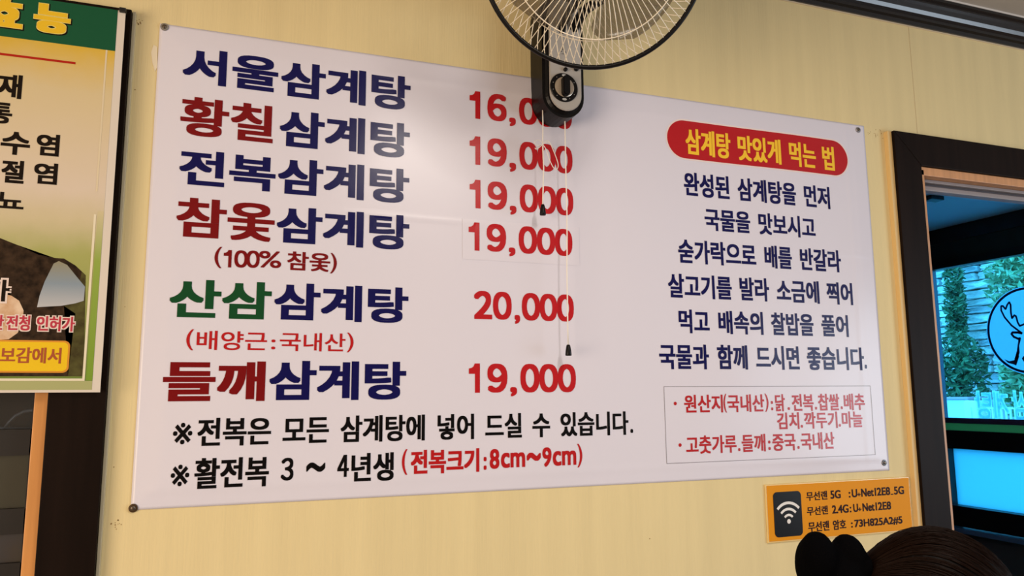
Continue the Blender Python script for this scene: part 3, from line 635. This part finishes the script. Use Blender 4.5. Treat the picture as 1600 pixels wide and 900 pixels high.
# ------------------------------------------------------------------ hanging poster at left
YP = 1.565
ps = empty('hanging_poster', (-0.55, YP, CH + 0.75), 'poster with green title band hanging over the left doorway', 'poster')
pxr = -0.2185; pxl = -0.98; pzt = onY(197, 18, YP).z; pzb = onY(157, 613, YP).z
pps = lambda off: (lambda x, z, k: (x, YP - off - k*1.5e-5, z))
PB = mat('poster_sheet', (0.74, 0.68, 0.60), 0.4)
obj('poster_sheet', boxes(((pxl, YP, pzb), (pxr, YP + 0.001, pzt))), PB, ps)
def rect(name, x0, z0, x1, z1, off, m, label=None):
    bm = BM(); bm.faces.new([bm.verts.new((x, YP - off, z)) for x, z in ((x0, z0), (x1, z0), (x1, z1), (x0, z1))]); return obj(name, bm, m, ps, label=label)
def pfit(px, py): p = onY(px, py, YP); return p.x, p.z
# gradient print (flat colours of the print itself)
def gradmat(name, stops, z0, z1, noise=0.0):
    m = mat(name, (0.5, 0.5, 0.5), 0.4); nt = m.node_tree; b = nt.nodes['Principled BSDF']
    tc = nt.nodes['Texture Coordinate']; sx = nt.nodes.new('ShaderNodeSeparateXYZ'); nt.links.new(tc.outputs['Object'], sx.inputs[0])
    mr = nt.nodes.new('ShaderNodeMapRange'); mr.inputs[1].default_value = z0; mr.inputs[2].default_value = z1; nt.links.new(sx.outputs['Z'], mr.inputs[0])
    cr_ = nt.nodes.new('ShaderNodeValToRGB'); els = cr_.color_ramp.elements
    while len(els) < len(stops): els.new(0.5)
    for e, (p, c) in zip(els, stops): e.position = p; e.color = (*c, 1)
    fac = mr.outputs[0]
    if noise:
        nz = nt.nodes.new('ShaderNodeTexNoise'); nz.inputs['Scale'].default_value = 26; nz.inputs['Detail'].default_value = 8; nt.links.new(tc.outputs['Object'], nz.inputs['Vector'])
        ma = nt.nodes.new('ShaderNodeMath'); ma.operation = 'MULTIPLY_ADD'; nt.links.new(nz.outputs['Fac'], ma.inputs[0]); ma.inputs[1].default_value = noise; nt.links.new(fac, ma.inputs[2])
        m2 = nt.nodes.new('ShaderNodeMath'); m2.operation = 'SUBTRACT'; nt.links.new(ma.outputs[0], m2.inputs[0]); m2.inputs[1].default_value = noise*.5; fac = m2.outputs[0]
    nt.links.new(fac, cr_.inputs[0]); nt.links.new(cr_.outputs[0], b.inputs['Base Color']); return m
gz = lambda px, py: pfit(px, py)[1] - (CH + 0.75)
inx = onY(180, 78, YP).x     # inner print edge
z_b1 = pfit(180, 80)[1]; z_low = pfit(146, 595)[1]
GM = gradmat('print_gradient', [(0.0, (0.16, 0.24, 0.05)), (0.36, (0.40, 0.42, 0.14)), (0.47, (0.64, 0.56, 0.36)), (0.56, (0.72, 0.62, 0.50)), (0.86, (0.70, 0.58, 0.34)), (1.0, (0.72, 0.48, 0.06))], z_low - (CH + .75), z_b1 - (CH + .75), 0.05)
rect('print_background', pxl, z_low, inx, z_b1, 0.0003, GM)
rect('print_footer', pxl, pfit(150, 609)[1], inx, z_low, 0.0003, mat('footer_green', (0.42, 0.44, 0.20), 0.4))
rect('title_band', pxl, z_b1, inx, pzt + 0.0, 0.0005, mat('band_green', (0.012, 0.10, 0.045), 0.4), 'dark green title band')
gx0 = onY(148, 400, YP).x
rect('side_strip', gx0, z_low + .001, inx, pfit(160, 330)[1], 0.0005, gradmat('strip_green', [(0.0, (0.20, 0.34, 0.04)), (0.7, (0.30, 0.42, 0.08)), (1.0, (0.66, 0.58, 0.36))], z_low - (CH+.75), gz(160, 330)))
CR = mat('cream_line', (0.82, 0.76, 0.58), 0.4)
px0 = onY(146, 400, YP).x
rect('border_line', px0 - .004, z_low + .001, px0, pfit(148, 335)[1], 0.0007, CR); rect('border_line', pxl, z_low, px0, z_low + .004, 0.0008, CR)
rect('border_line', onY(163, 150, YP).x - .003, pfit(160, 300)[1], onY(163, 150, YP).x, z_b1, 0.0006, mat('faint_line', (0.76, 0.66, 0.46), 0.4))
# photograph print: dark ground, pale sky patch, food
PD = mat('photo_dark', (0.012, 0.007, 0.004), 0.4, col2=(0.055, 0.032, 0.018), scale=(60, 60, 60))
def ppoly(name, pts, off, m, label=None, sub=False):
    bm = BM(); bm.faces.new([bm.verts.new((pfit(*p)[0], YP - off, pfit(*p)[1])) for p in pts]); bmesh.ops.triangulate(bm, faces=bm.faces)
    bmesh.ops.recalc_face_normals(bm, faces=bm.faces)
    for f in bm.faces:
        if f.normal.y > 0: f.normal_flip()
    return obj(name, bm, m, ps, label=label)
ppoly('photo_print', [(-180, 350), (0, 372), (25, 382), (60, 398), (85, 403), (100, 404), (118, 415), (134, 430), (131, 588), (-180, 588)], 0.0005, PD, 'dark printed photograph')
ppoly('photo_print', [(128, 425), (134, 430), (131, 588), (106, 588), (108, 525), (118, 490), (100, 478), (118, 470)], 0.0006, mat('photo_moss', (0.10, 0.095, 0.03), 0.4, col2=(0.05, 0.04, 0.015), scale=(50, 50, 50)))
ppoly('photo_print', [(84, 412), (92, 408), (105, 414), (122, 435), (133, 448), (131, 470), (118, 474), (95, 478), (58, 480), (62, 462), (70, 440)], 0.0008,
      gradmat('photo_sky', [(0.0, (0.50, 0.52, 0.55)), (0.5, (0.26, 0.33, 0.40)), (1.0, (0.30, 0.28, 0.18))], gz(90, 478), gz(90, 408)), 'pale blue patch in the printed photograph')
ppoly('photo_print', [(-60, 455), (0, 440), (8, 460), (18, 462), (30, 470), (37, 485), (36, 500), (28, 520), (14, 530), (-60, 535)], 0.0008, mat('photo_food', (0.80, 0.62, 0.45), 0.4, col2=(0.55, 0.30, 0.14), scale=(30, 30, 30)), 'pale food in the printed photograph')
x0_, z1_ = pfit(0, 530); x1_, z0_ = pfit(107, 580)
obj('yellow_plate', prism(BM(), rrect(pxl + .05, z0_ - .003, x1_, z1_ - .001, 0.010), 0.0003, 'y', YP - .0012), mat('plate_edge', (0.70, 0.30, 0.04), 0.4), ps)
obj('yellow_plate', prism(BM(), rrect(pxl + .053, z0_, x1_ - .003, z1_ - .004, 0.008), 0.0003, 'y', YP - .0014), mat('plate_yellow', (0.86, 0.58, 0.02), 0.4), ps)
def pwrite(m, words, T, B, bold, off): return write(ps, m, words, T, B, bold, Y=YP, surf=pps(off))
PYEL = mat('poster_yellow', (0.86, 0.56, 0.03), 0.4); PBK = mat('poster_black', (0.010, 0.006, 0.004), 0.4)
PKW = mat('poster_white', (0.85, 0.72, 0.66), 0.4); PPK = mat('poster_pink', (0.52, 0.05, 0.08), 0.4); PRB = mat('poster_redbrown', (0.42, 0.10, 0.04), 0.4)
for m_, off, dx, bd in ((PBK, 0.0008, 1.0, (0.075, 0.075)), (PYEL, 0.0012, 0, (0.055, 0.045))):
    pwrite(m_, [('효', (-22 + dx, 30), (36 + dx, 30)), ('능', (52.4 + dx, 30), (110.6 + dx, 30))], (80 + dx, 7 + dx), (92, 54 + dx), bd, off) if False else None
zt_n, zb_n = onY(65, 5, YP).z, onY(92, 54, YP).z
for ch, l, r in (('능', 52.4, 110.8), ('효', -24, 36.5)):
    xl, xr = onY(l, 30, YP).x, onY(r, 30, YP).x; H = zt_n - zb_n
    for m_, off, g, sh in ((PBK, 0.0007, 0.0016, 0.0010), (mat('poster_paleyellow', (0.88, 0.74, 0.22), 0.4), 0.0010, 0.0004, 0), (PYEL, 0.0013, -0.0006, 0)):
        bm = BM(); bx, bz = 0.10*H + g, 0.045*H + g
        sy, base = metrics(ch, zt_n + g, zb_n - g, bz); stamp(bm, ch, xl - g + sh, xr + g + sh, sy, base - sh, bx, bz, pps(off))
        obj('title_letter', bm, m_, ps)
xr = onY(118, 99, YP); zl = xr.z
rect('red_rule', pxl + .05, zl - .0022, xr.x, zl + .0022, 0.0007, mat('rule_red', (0.45, 0.02, 0.01), 0.4), 'red rule under the title')
BS = (0.035, 0.03)
pwrite(PBK, [('재', (-4, 137), (34.5, 137))], (33, 118), (29, 155), BS, 0.0007)
pwrite(PBK, [('통', (-20, 177), (19, 180))], (10, 161), (10, 194), BS, 0.0007)
pwrite(PBK, [('염', (57, 228), (93, 228))], (91, 211), (90, 245), BS, 0.0007)
pwrite(PBK, [('수', (1, 225), (47, 228))], (23, 206), (22, 242), BS, 0.0007)
pwrite(PBK, [('절', (2, 270), (38, 270)), ], (37, 252), (30, 287), BS, 0.0007)
pwrite(PBK, [('염', (53, 272), (90, 272))], (89, 256), (87, 289), BS, 0.0007)
pwrite(PBK, [('뇨', (-6, 318), (36.6, 326))], (5, 300), (30, 327), BS, 0.0007)
pwrite(PKW, [('가', (-24, 455), (18, 455))], (0, 434), (0, 474), (0.10, 0.10), 0.0010)
pwrite(PBK, [('가', (-22, 455), (15, 455))], (0, 437), (0, 471), BS, 0.0014)
for m_, g, off, bd in ((PKW, 1.6, 0.0010, (0.085, 0.085)), (PPK, 0, 0.0014, (0.028, 0.02))):
    pwrite(m_, [('인허가', (57.5 - g, 507), (117 + g, 507)), ('전청', (10 - g, 507), (47 + g, 507)), ('안', (-14 - g, 507), (6 + g, 507))], (114, 495 - g), (108, 518 + g), bd, off)
pwrite(PRB, [('보감에서', (0.5, 555), (96, 555))], (92, 543.5), (92, 568), (0.025, 0.018), 0.0017)
c = onY(192, 18, YP)
t = obj('poster_clip', boxes(((c.x - .006, YP - .006, c.z - .003), (c.x + .006, 1.577, c.z + .006)), bev=0.0015), BLACK, label='small black clip at the poster top right corner', cat='clip', base=(c.x, YP, c.z - .003))

# ------------------------------------------------------------------ wall fan
FC = Vector((0.600, 1.174, CH + 0.818)); yaw, tl = -0.25, 0.40
FN = Vector((math.sin(yaw)*math.cos(tl), -math.cos(yaw)*math.cos(tl), -math.sin(tl)))
fu, fw, fn = frame(FN)
fx0, fx1, fy = 0.640, 0.744, 1.518
fan = empty('wall_fan', ((fx0 + fx1)/2, 1.6, CH + 0.62), 'black wall fan with round wire guard mounted over the banner top', 'fan')
BP = mat('fan_black', (0.004, 0.0035, 0.004), 0.38, spec=0.22); GP = mat('fan_panel', (0.50, 0.48, 0.45), 0.35)
WIRE = mat('fan_wire', (0.92, 0.84, 0.68), 0.35, metal=0.2)
def fp(r, a, h=0.0): return FC + (fu*math.cos(a) + fw*math.sin(a))*r + fn*h
# body
bcx = (fx0 + fx1)/2; hw = (fx1 - fx0)/2; zb0 = CH + 0.636; zt0 = CH + 0.93
def stadium(cx, z0, z1, w, n=16, lower=1.0):
    P = [(cx + w*math.cos(math.pi*k/n), z1 - w + w*math.sin(math.pi*k/n)) for k in range(n + 1)]
    P += [(cx - w*math.cos(math.pi*k/n), z0 + w*lower - w*lower*math.sin(math.pi*k/n)) for k in range(n + 1)]
    return P
bm = prism(BM(), stadium(bcx, zb0 - 0.008, zt0, hw), 1.5995 - fy, 'y', fy)
bmesh.ops.bevel(bm, geom=[e for e in bm.edges if abs(e.verts[0].co.y - fy) < 1e-5 and abs(e.verts[1].co.y - fy) < 1e-5], offset=0.012, segments=3, affect='EDGES')
obj('base_housing', bm, BP, fan, smooth=False)
bm = prism(BM(), stadium(bcx, zb0 + 0.004, zt0 - 0.02, hw - 0.0125), 0.004, 'y', fy - 0.0035)
bmesh.ops.bevel(bm, geom=[e for e in bm.edges if abs(e.verts[0].co.y - (fy-.0035)) < 1e-5 and abs(e.verts[1].co.y - (fy-.0035)) < 1e-5], offset=0.0015, segments=2, affect='EDGES')
obj('front_panel', bm, GP, fan, label='light grey front panel')
yk = fy - 0.004
kc = onY(881, 137, yk)
dial = obj('dial', lathe(BM(), (kc.x, yk + .0005, kc.z), (0, -1, 0), [(0.034, 0), (0.034, 0.002), (0.033, 0.003)], 44), BP, fan)
obj('dial_face', lathe(BM(), (kc.x, yk - .0028, kc.z), (0, -1, 0), [(0.0235, 0), (0.0235, 0.0016), (0.022, 0.0022)], 40), mat('dial_silver', (0.60, 0.52, 0.42), 0.25, metal=0.4), dial)
bm = prism(BM(), stadium(kc.x, kc.z - .0235, kc.z + .0235, 0.0085), 0.014, 'y', yk - .0185)
bmesh.ops.bevel(bm, geom=[e for e in bm.edges if e.verts[0].co.y < yk - .018 and e.verts[1].co.y < yk - .018], offset=0.002, segments=2, affect='EDGES')
obj('knob', bm, BP, dial)
bm = BM()
for k in range(10):
    a = math.radians(-60 + 300*k/9 + 90 - 0)
    lathe(bm, (kc.x + .0285*math.cos(a), yk - .0026, kc.z + .0285*math.sin(a)), (0, -1, 0), [(0.0010, 0), (0.0009, 0.0003)], 8)
obj('dial_mark', bm, mat('mark_grey', (0.45, 0.45, 0.45), 0.5), dial)
bm = BM()
for a in (90, 270):
    P = [(kc.x + .0055*math.cos(t*math.pi/8) + .0285*math.cos(math.radians(a)), kc.z + .0028*math.sin(t*math.pi/8) + .0285*math.sin(math.radians(a))) for t in range(16)]
    prism(bm, P, 0.0004, 'y', yk - .003)
obj('dial_badge', bm, mat('badge_grey', (0.55, 0.55, 0.53), 0.5), dial, label='tiny grey oval badges on the dial')
for px, py, r in ((883, 109, 0.0045), (900, 108, 0.0055)):
    c = onY(px, py, yk); obj('button', lathe(BM(), (c.x, yk + .0005, c.z), (0, -1, 0), [(r, 0), (r, 0.005), (r*.7, 0.0065)], 24), BP, fan, smooth=True)
# tiny printed marks
bm = BM(); INK = mat('panel_print', (0.10, 0.10, 0.10), 0.5)
for px, py, w_, h_ in ((880, 76, .002, .004), (877, 80, .003, .0012), (883, 81, .003, .0015), (880, 84, .006, .0008)):
    c = onY(px, py, yk); prism(bm, [(c.x - w_, c.z - h_), (c.x + w_, c.z - h_), (c.x, c.z + h_)], 0.0003, 'y', yk - .0001)
obj('panel_print', bm, INK, fan)
# arm and motor
top = Vector((bcx, 1.545, zt0 - 0.03)); mt = FC - fn*0.17
arm = BM(); tube(arm, [top, top + Vector((-.005, -.03, .05)), mt + Vector((0, .03, -.05)), mt], [0.030, 0.028, 0.024, 0.02], 12)
obj('arm', arm, BP, fan, smooth=True)
arm = BM(); tube(arm, [(bcx + .02, fy + .01, zb0 + .20), (bcx + .035, fy - .04, zb0 + .235), mt + Vector((0.05, .0, -.075))], [0.012, 0.012, 0.010], 10)
tube(arm, [(bcx - .01, fy + .01, zb0 + .185), (bcx - .005, fy - .035, zb0 + .225), mt + Vector((0.01, .0, -.07))], [0.009, 0.009, 0.009], 10)
obj('tilt_bracket', arm, BP, fan, smooth=True)
obj('motor_housing', lathe(BM(), FC - fn*0.215, fn, [(0.02, 0), (0.05, 0.006), (0.066, 0.03), (0.070, 0.08), (0.062, 0.13), (0.03, 0.145)], 40), BP, fan, smooth=True)
# guard ring
R0 = 0.215
obj('guard_ring', tube(BM(), [fp(R0 - 0.002, 2*math.pi*k/120, 0) for k in range(120)], 0.0046, 10, closed=True), BP, fan, smooth=True)
def dome(t, h): return h*(1 - t**2.6)     # height over the ring at radius fraction t
def grille(n, h, sign, hub, skew, name, ph=0.0):
    bm = BM()
    for k in range(n):
        a = 2*math.pi*(k + ph)/n; pts = []
        for i in range(9):
            t = hub + (1 - hub)*i/8; pts.append(fp(R0*t*0.985, a + skew*(1 - t), sign*dome(t, h)))
        tube(bm, pts, 0.00095, 4, caps=False)
    for t in (0.76,) + ((0.42,) if sign > 0 else ()):
        tube(bm, [fp(R0*t, 2*math.pi*k/90, sign*(dome(t, h) + 0.0008)) for k in range(90)], 0.0011, 5, closed=True)
    return obj(name, bm, WIRE, fan, smooth=True, kind='stuff')
grille(84, 0.055, 1, 0.20, 0.0, 'front_grille')
grille(84, 0.050, -1, 0.30, 0.55, 'rear_grille', 0.5)
obj('hub_cap', lathe(BM(), FC + fn*0.050, fn, [(0.047, 0), (0.047, 0.006), (0.040, 0.010), (0.01, 0.012)], 36), mat('hub_silver', (0.50, 0.46, 0.40), 0.3, metal=0.3), fan, smooth=True)
BLD = clear('blade_smoke', (0.78, 0.76, 0.72), 0.24, 0.18, 0.0, (0.16, 0.14, 0.12))
for k in range(3):
    a0 = math.radians(-36 + 120*k); bm = BM(); g = []
    for i in range(13):
        t = i/12; r = 0.028 + 0.150*t; half = math.radians(16 + 36*math.sin(min(1, t*1.15)*math.pi*0.62)) * (1 if t < .75 else math.sqrt(max(0.05, 1 - ((t-.75)/.25)**2*.85)))
        row = []
        for j in range(11):
            s = j/10*2 - 1; row.append(bm.verts.new(fp(r, a0 + s*half + 0.35*t, 0.012*s*(0.5 + t) )))
        g.append(row)
    for i in range(12):
        for j in range(10): bm.faces.new((g[i][j], g[i+1][j], g[i+1][j+1], g[i][j+1]))
    o = obj('blade', bm, BLD, fan, smooth=True); s_ = o.modifiers.new('s', 'SOLIDIFY'); s_.thickness = 0.002
obj('blade_hub', lathe(BM(), FC - fn*0.03, fn, [(0.034, 0), (0.034, 0.045), (0.02, 0.055)], 30), mat('hub_smoke', (0.12, 0.11, 0.10), 0.3), fan, smooth=True)
# pull cords
CORD = mat('cord', (0.93, 0.90, 0.84), 0.7)
yc = 1.555
def cord(pts, knob_at):
    P = [onY(*p, yc) for p in pts]
    o = obj('pull_cord', tube(BM(), P, 0.0016, 6), CORD, fan, smooth=True)
    k0 = onY(*knob_at, yc)
    obj('pull_knob', lathe(BM(), k0 + Vector((0, 0, 0.002)), (0, 0, -1), [(0.0035, 0), (0.0048, 0.004), (0.0062, 0.012), (0.0072, 0.022), (0.0066, 0.0245)], 20), BP, o, smooth=True)
    return o
cord([(882, 172), (883, 200), (884, 260), (886, 340), (886, 420), (887, 500), (888, 541)], (888, 540))
lc = cord([(848, 172), (848.5, 205), (848, 225), (849.5, 262), (848.5, 300), (848, 322)], (848, 321))
for lp in ([(848, 223), (842, 218), (834, 221), (838, 228), (848, 226)], [(848, 224), (856, 218), (861, 226), (868, 243), (873, 258), (870, 266), (864, 262), (858, 248), (853, 232), (848, 226)], [(848, 226), (838, 234), (836, 231)], [(848, 226), (853, 222), (858, 223)]):
    P = [onY(*p, yc - .002) for p in lp]
    # smooth the loop
    for _ in range(2):
        Q = [P[0]]
        for a, b in zip(P, P[1:]): Q += [a*.75 + b*.25, a*.25 + b*.75]
        P = Q + [P[-1]]
    obj('cord_loop', tube(BM(), P, 0.0010, 6), CORD, lc, smooth=True)

# ------------------------------------------------------------------ person
_sp = {}
def sphere(bm, c, r, R=None, seg=20):
    if seg not in _sp:
        nr = seg//2 + 2; V = [(0, 0, 1)] + [(math.sin(math.pi*j/nr)*math.cos(2*math.pi*i/seg), math.sin(math.pi*j/nr)*math.sin(2*math.pi*i/seg), math.cos(math.pi*j/nr)) for j in range(1, nr) for i in range(seg)] + [(0, 0, -1)]
        Fc = [(0, 1 + i, 1 + (i+1) % seg) for i in range(seg)]
        for j in range(nr - 2):
            a = 1 + j*seg; Fc += [(a + i, a + seg + i, a + seg + (i+1) % seg, a + (i+1) % seg) for i in range(seg)]
        a = 1 + (nr-2)*seg; L = len(V) - 1; Fc += [(a + (i+1) % seg, a + i, L) for i in range(seg)]
        _sp[seg] = (V, Fc)
    V, Fc = _sp[seg]; rx, ry, rz = (r, r, r) if isinstance(r, (int, float)) else r; c = Vector(c)
    vs = [bm.verts.new((c.x + v[0]*rx, c.y + v[1]*ry, c.z + v[2]*rz)) for v in V]
    for f in Fc: bm.faces.new([vs[k] for k in f])
def cap(bm, a, b, ra, rb, seg=14):
    a, b = Vector(a), Vector(b); n = max(2, int((b - a).length / (min(ra, rb)*0.5)) + 1)
    for i in range(n + 1): sphere(bm, a.lerp(b, i/n), ra + (rb - ra)*i/n, seg=seg)
def remesh(name, bm, m, parent, vox, label=None, sm=4, kind=None, name_sub=None, loc=None):
    o = obj(name, bm, m, parent, smooth=True, label=label)
    r = o.modifiers.new('r', 'REMESH'); r.mode = 'VOXEL'; r.voxel_size = vox; r.use_smooth_shade = True
    s = o.modifiers.new('s', 'SMOOTH'); s.iterations = sm; s.factor = 0.5
    par = o.parent; o.parent = None; me = baked(o); o.parent = par
    o.modifiers.clear(); old = o.data; o.data = me; me.name = name; bpy.data.meshes.remove(old)
    for p in me.polygons: p.use_smooth = True
    return o
D0 = 0.90
HC = dep(1466, 986, D0)                     # centre of the hair cap
pr0 = empty('person', (HC.x - 0.18, HC.y, 0), 'dark haired person seated facing right with hair tied in a black scrunchie', 'person')
SKIN = mat('skin', (0.62, 0.38, 0.27), 0.5, var=0.1); HAIR = mat('hair_brown', (0.003, 0.0015, 0.001), 0.5, spec=0.06, bump=0.6, bscale=(30, 160, 160)); CLO = mat('dark_knit', (0.02, 0.02, 0.025), 0.9, bump=0.4, bscale=(300, 300, 300))
hx, hy, hz = HC.x + 0.005, HC.y, HC.z - 0.01
bm = BM()
sphere(bm, (hx - .005, hy, hz + .005), (0.088, 0.070, 0.092)); sphere(bm, (hx + .035, hy, hz - .05), (0.050, 0.052, 0.070))
cap(bm, (hx + .05, hy, hz - .105), (hx + .062, hy, hz - .108), 0.026, 0.020)
cap(bm, (hx + .082, hy, hz - .005), (hx + .100, hy, hz - .040), 0.008, 0.012); sphere(bm, (hx + .092, hy - .009, hz - .043), 0.007); sphere(bm, (hx + .092, hy + .009, hz - .043), 0.007)
cap(bm, (hx + .079, hy - .016, hz - .073), (hx + .079, hy + .016, hz - .073), 0.007, 0.007); cap(bm, (hx + .077, hy - .013, hz - .083), (hx + .077, hy + .013, hz - .083), 0.007, 0.007)
for s in (-1, 1):
    sphere(bm, (hx - .003, hy + s*.071, hz - .028), (0.016, 0.008, 0.028))
    sphere(bm, (hx + .055, hy + s*.030, hz - .035), 0.026); cap(bm, (hx + .080, hy + s*.012, hz + .008), (hx + .068, hy + s*.045, hz + .010), 0.008, 0.007)
cap(bm, (hx - .018, hy, hz - .07), (hx - .045, hy, hz - .19), 0.047, 0.052)
sh = Vector((hx - .06, hy, hz - .22)); hip = Vector((hx - .19, hy, 0.54))
for i in range(9):
    t = i/8; c = sh.lerp(hip, t); w = 0.155 - 0.045*math.sin(t*math.pi*.9) + .015*t
    sphere(bm, c + Vector((0, 0, -.04*(1-t))), (0.095 + .015*t, w, 0.075))
for s in (-1, 1):
    S = sh + Vector((0, s*.155, -.02)); E = Vector((hx - .02, hy + s*.20, S.z - .27)); Wr = Vector((hx + .17, hy + s*.11, 0.635))
    cap(bm, S, E, 0.050, 0.038); cap(bm, E, Wr, 0.037, 0.024)
    cap(bm, Wr, Wr + Vector((.06, -s*.01, -.008)), 0.024, 0.026); cap(bm, Wr + Vector((.03, -s*.028, -.005)), Wr + Vector((.068, -s*.050, -.01)), 0.012, 0.009)
    for f_, (oy, L_) in enumerate(((-.026, .062), (-.009, .072), (.009, .066), (.026, .052))):
        A = Wr + Vector((.075, -s*.01 + oy, -.008)); Bq = A + Vector((L_*.55, oy*.15, -.004)); Cq = Bq + Vector((L_*.45, 0, -.018))
        cap(bm, A, Bq, 0.0095, 0.0085, 10); cap(bm, Bq, Cq, 0.0085, 0.0075, 10)
    K = Vector((hx + .24, hy + s*.11, 0.53)); An = Vector((hx + .20, hy + s*.11, 0.10))
    cap(bm, hip + Vector((0, s*.09, 0)), K, 0.085, 0.058); cap(bm, K, An, 0.056, 0.036); cap(bm, An + Vector((-.02, 0, -.055)), An + Vector((.15, s*.02, -.07)), 0.036, 0.028)
remesh('body', bm, SKIN, pr0, 0.006, sm=3)
bm = BM()
for i in range(9):
    t = i/8; c = sh.lerp(hip, t); w = 0.165 - 0.040*math.sin(t*math.pi*.9) + .015*t
    sphere(bm, c + Vector((0, 0, -.04*(1-t))), (0.106 + .015*t, w, 0.075))
for s in (-1, 1):
    S = sh + Vector((0, s*.155, -.02)); E = Vector((hx - .02, hy + s*.20, S.z - .27)); Wr = Vector((hx + .17, hy + s*.11, 0.635))
    cap(bm, S, E, 0.061, 0.048); cap(bm, E, E.lerp(Wr, .9), 0.048, 0.036)
    K = Vector((hx + .24, hy + s*.11, 0.53)); An = Vector((hx + .20, hy + s*.11, 0.10))
remesh('top', bm, CLO, pr0, 0.009, label='dark long sleeved top')
bm = BM()
for s in (-1, 1):
    K = Vector((hx + .24, hy + s*.11, 0.53)); An = Vector((hx + .20, hy + s*.11, 0.10))
    cap(bm, hip + Vector((0, s*.085, 0)), K, 0.094, 0.068); cap(bm, K, K.lerp(An, .93), 0.067, 0.050)
sphere(bm, hip, (0.118, 0.165, 0.10))
remesh('trousers', bm, mat('trousers', (0.02, 0.025, 0.045), 0.9), pr0, 0.010, label='dark trousers')
for s in (-1, 1):
    bm = BM(); An = Vector((hx + .20, hy + s*.11, 0.10)); cap(bm, (An.x - .02, An.y, .045), (An.x + .15, An.y + s*.02, .042), 0.043, 0.038); remesh('shoe', bm, BLACK, pr0, 0.007)
bm = BM()
for x_, s in ((hx + .0715, -1), (hx + .0715, 1)): sphere(bm, (x_, hy + s*.031, hz - .030), 0.0115, seg=12)
obj('eyes', bm, mat('eye', (0.05, 0.035, 0.03), 0.2), pr0, smooth=True)
# hair cap: grooved shell running back to the tie
bun = dep(1325, 905, D0 + 0.005)
AX, AY, AZ = 0.107, 0.088, 0.1165
bm = BM()
bmesh.ops.create_uvsphere(bm, u_segments=160, v_segments=80, radius=1)
bd = (bun - HC); bd = Vector((bd.x/AX, bd.y/AY, bd.z/AZ)).normalized()
t1 = bd.cross(Vector((0, 0, 1))).normalized(); t2 = bd.cross(t1)
for v in bm.verts:
    d = v.co.normalized(); ang = math.atan2(d.dot(t2), d.dot(t1)); pol = math.acos(max(-1, min(1, d.dot(bd))))
    g = 1 + 0.0065*math.sin(ang*41)*math.sin(pol) + 0.006*math.sin(ang*17 + 1)*math.sin(pol) + 0.0035*math.sin(ang*97)*math.sin(pol)
    g += 0.06*max(0, 1 - pol/0.5)
    v.co = Vector((d.x*AX, d.y*AY, d.z*AZ))*g + HC
kill = [v for v in bm.verts if (v.co.x > HC.x + .035 and v.co.z < HC.z + .02 + (v.co.x - HC.x - .035)*.9) or (v.co.z < HC.z - .075)]
bmesh.ops.delete(bm, geom=kill, context='VERTS')
hr = obj('hair', bm, HAIR, pr0, smooth=True)
bm = BM()
for k in range(900):
    a = random.uniform(0, 2*math.pi); pe = random.uniform(1.5, 2.6); pts = []
    lift = 1 + abs(random.gauss(0, 0.008)) + .006
    for i in range(12):
        p = pe + (0.12 - pe)*i/11
        d = bd*math.cos(p) + (t1*math.cos(a + .15*math.sin(p*2)) + t2*math.sin(a + .15*math.sin(p*2)))*math.sin(p)
        q = Vector((d.x*AX, d.y*AY, d.z*AZ))*(lift + 0.06*max(0, 1 - p/0.5)) + HC
        pts.append(q)
    pts = [q for q in pts if not ((q.x > HC.x + .04 and q.z < HC.z + .02 + (q.x - HC.x - .04)*.9) or q.z < HC.z - .07)]
    if len(pts) > 3: tube(bm, pts, 0.00035, 3, caps=False)
obj('hair_strands', bm, mat('strand', (0.009, 0.0035, 0.0018), 0.42, spec=0.08), hr, smooth=True, kind='stuff')
# scrunchie / puffed tie
SCR = mat('scrunchie_cloth', (0.0015, 0.0015, 0.002), 0.95, spec=0.02, bump=0.3, bscale=(200, 200, 200))
bm = BM(); K = 7.54e-4
for px, py, d, rx, rz in ((1278, 872, 0.895, 25, 41), (1268, 885, 0.90, 19, 45), (1292, 890, 0.90, 24, 45), (1325, 868, 0.90, 21, 33), (1338, 880, 0.90, 14, 26), (1330, 905, 0.90, 28, 35), (1290, 930, .9, 32, 35), (1318, 935, 0.91, 30, 35)):
    c = dep(px, py, d); sphere(bm, c, (rx*K, 0.024, rz*K))
for i in range(10):
    a = i*2*math.pi/10; c = bun + Vector((-.016, math.cos(a)*.028, math.sin(a)*.03 - .012)); sphere(bm, c, 0.016)
remesh('scrunchie', bm, SCR, pr0, 0.0035, label='black puffy scrunchie', sm=3)
bm = BM(); cap(bm, bun + Vector((-.03, 0, -.03)), bun + Vector((-.07, 0, -.16)), 0.026, 0.012)
remesh('ponytail', bm, HAIR, pr0, 0.005)
# stool that carries the person
stl = empty('stool', (hip.x + .02, hy, 0), 'plain dark wooden stool under the seated person', 'stool')
zs = 0.432
obj('seat', boxes(((hip.x - .17, hy - .2, zs - .04), (hip.x + .2, hy + .2, zs)), bev=0.012), DARK, stl)
for sx in (-1, 1):
    for sy_ in (-1, 1): obj('leg', tube(BM(), [(hip.x + .015 + sx*.15, hy + sy_*.16, zs - .041), (hip.x + .015 + sx*.17, hy + sy_*.18, 0)], 0.016), DARK, stl, smooth=True)

for m in bpy.data.materials:          # matt papers and prints
    if m.name.split('_')[0] in ('print', 'photo', 'poster', 'plate', 'band', 'footer', 'strip', 'sign', 'icon', 'rule', 'cream') and 'Principled BSDF' in m.node_tree.nodes:
        m.node_tree.nodes['Principled BSDF'].inputs['Specular IOR Level'].default_value = 0.12
bpy.data.scenes.remove(TMP)
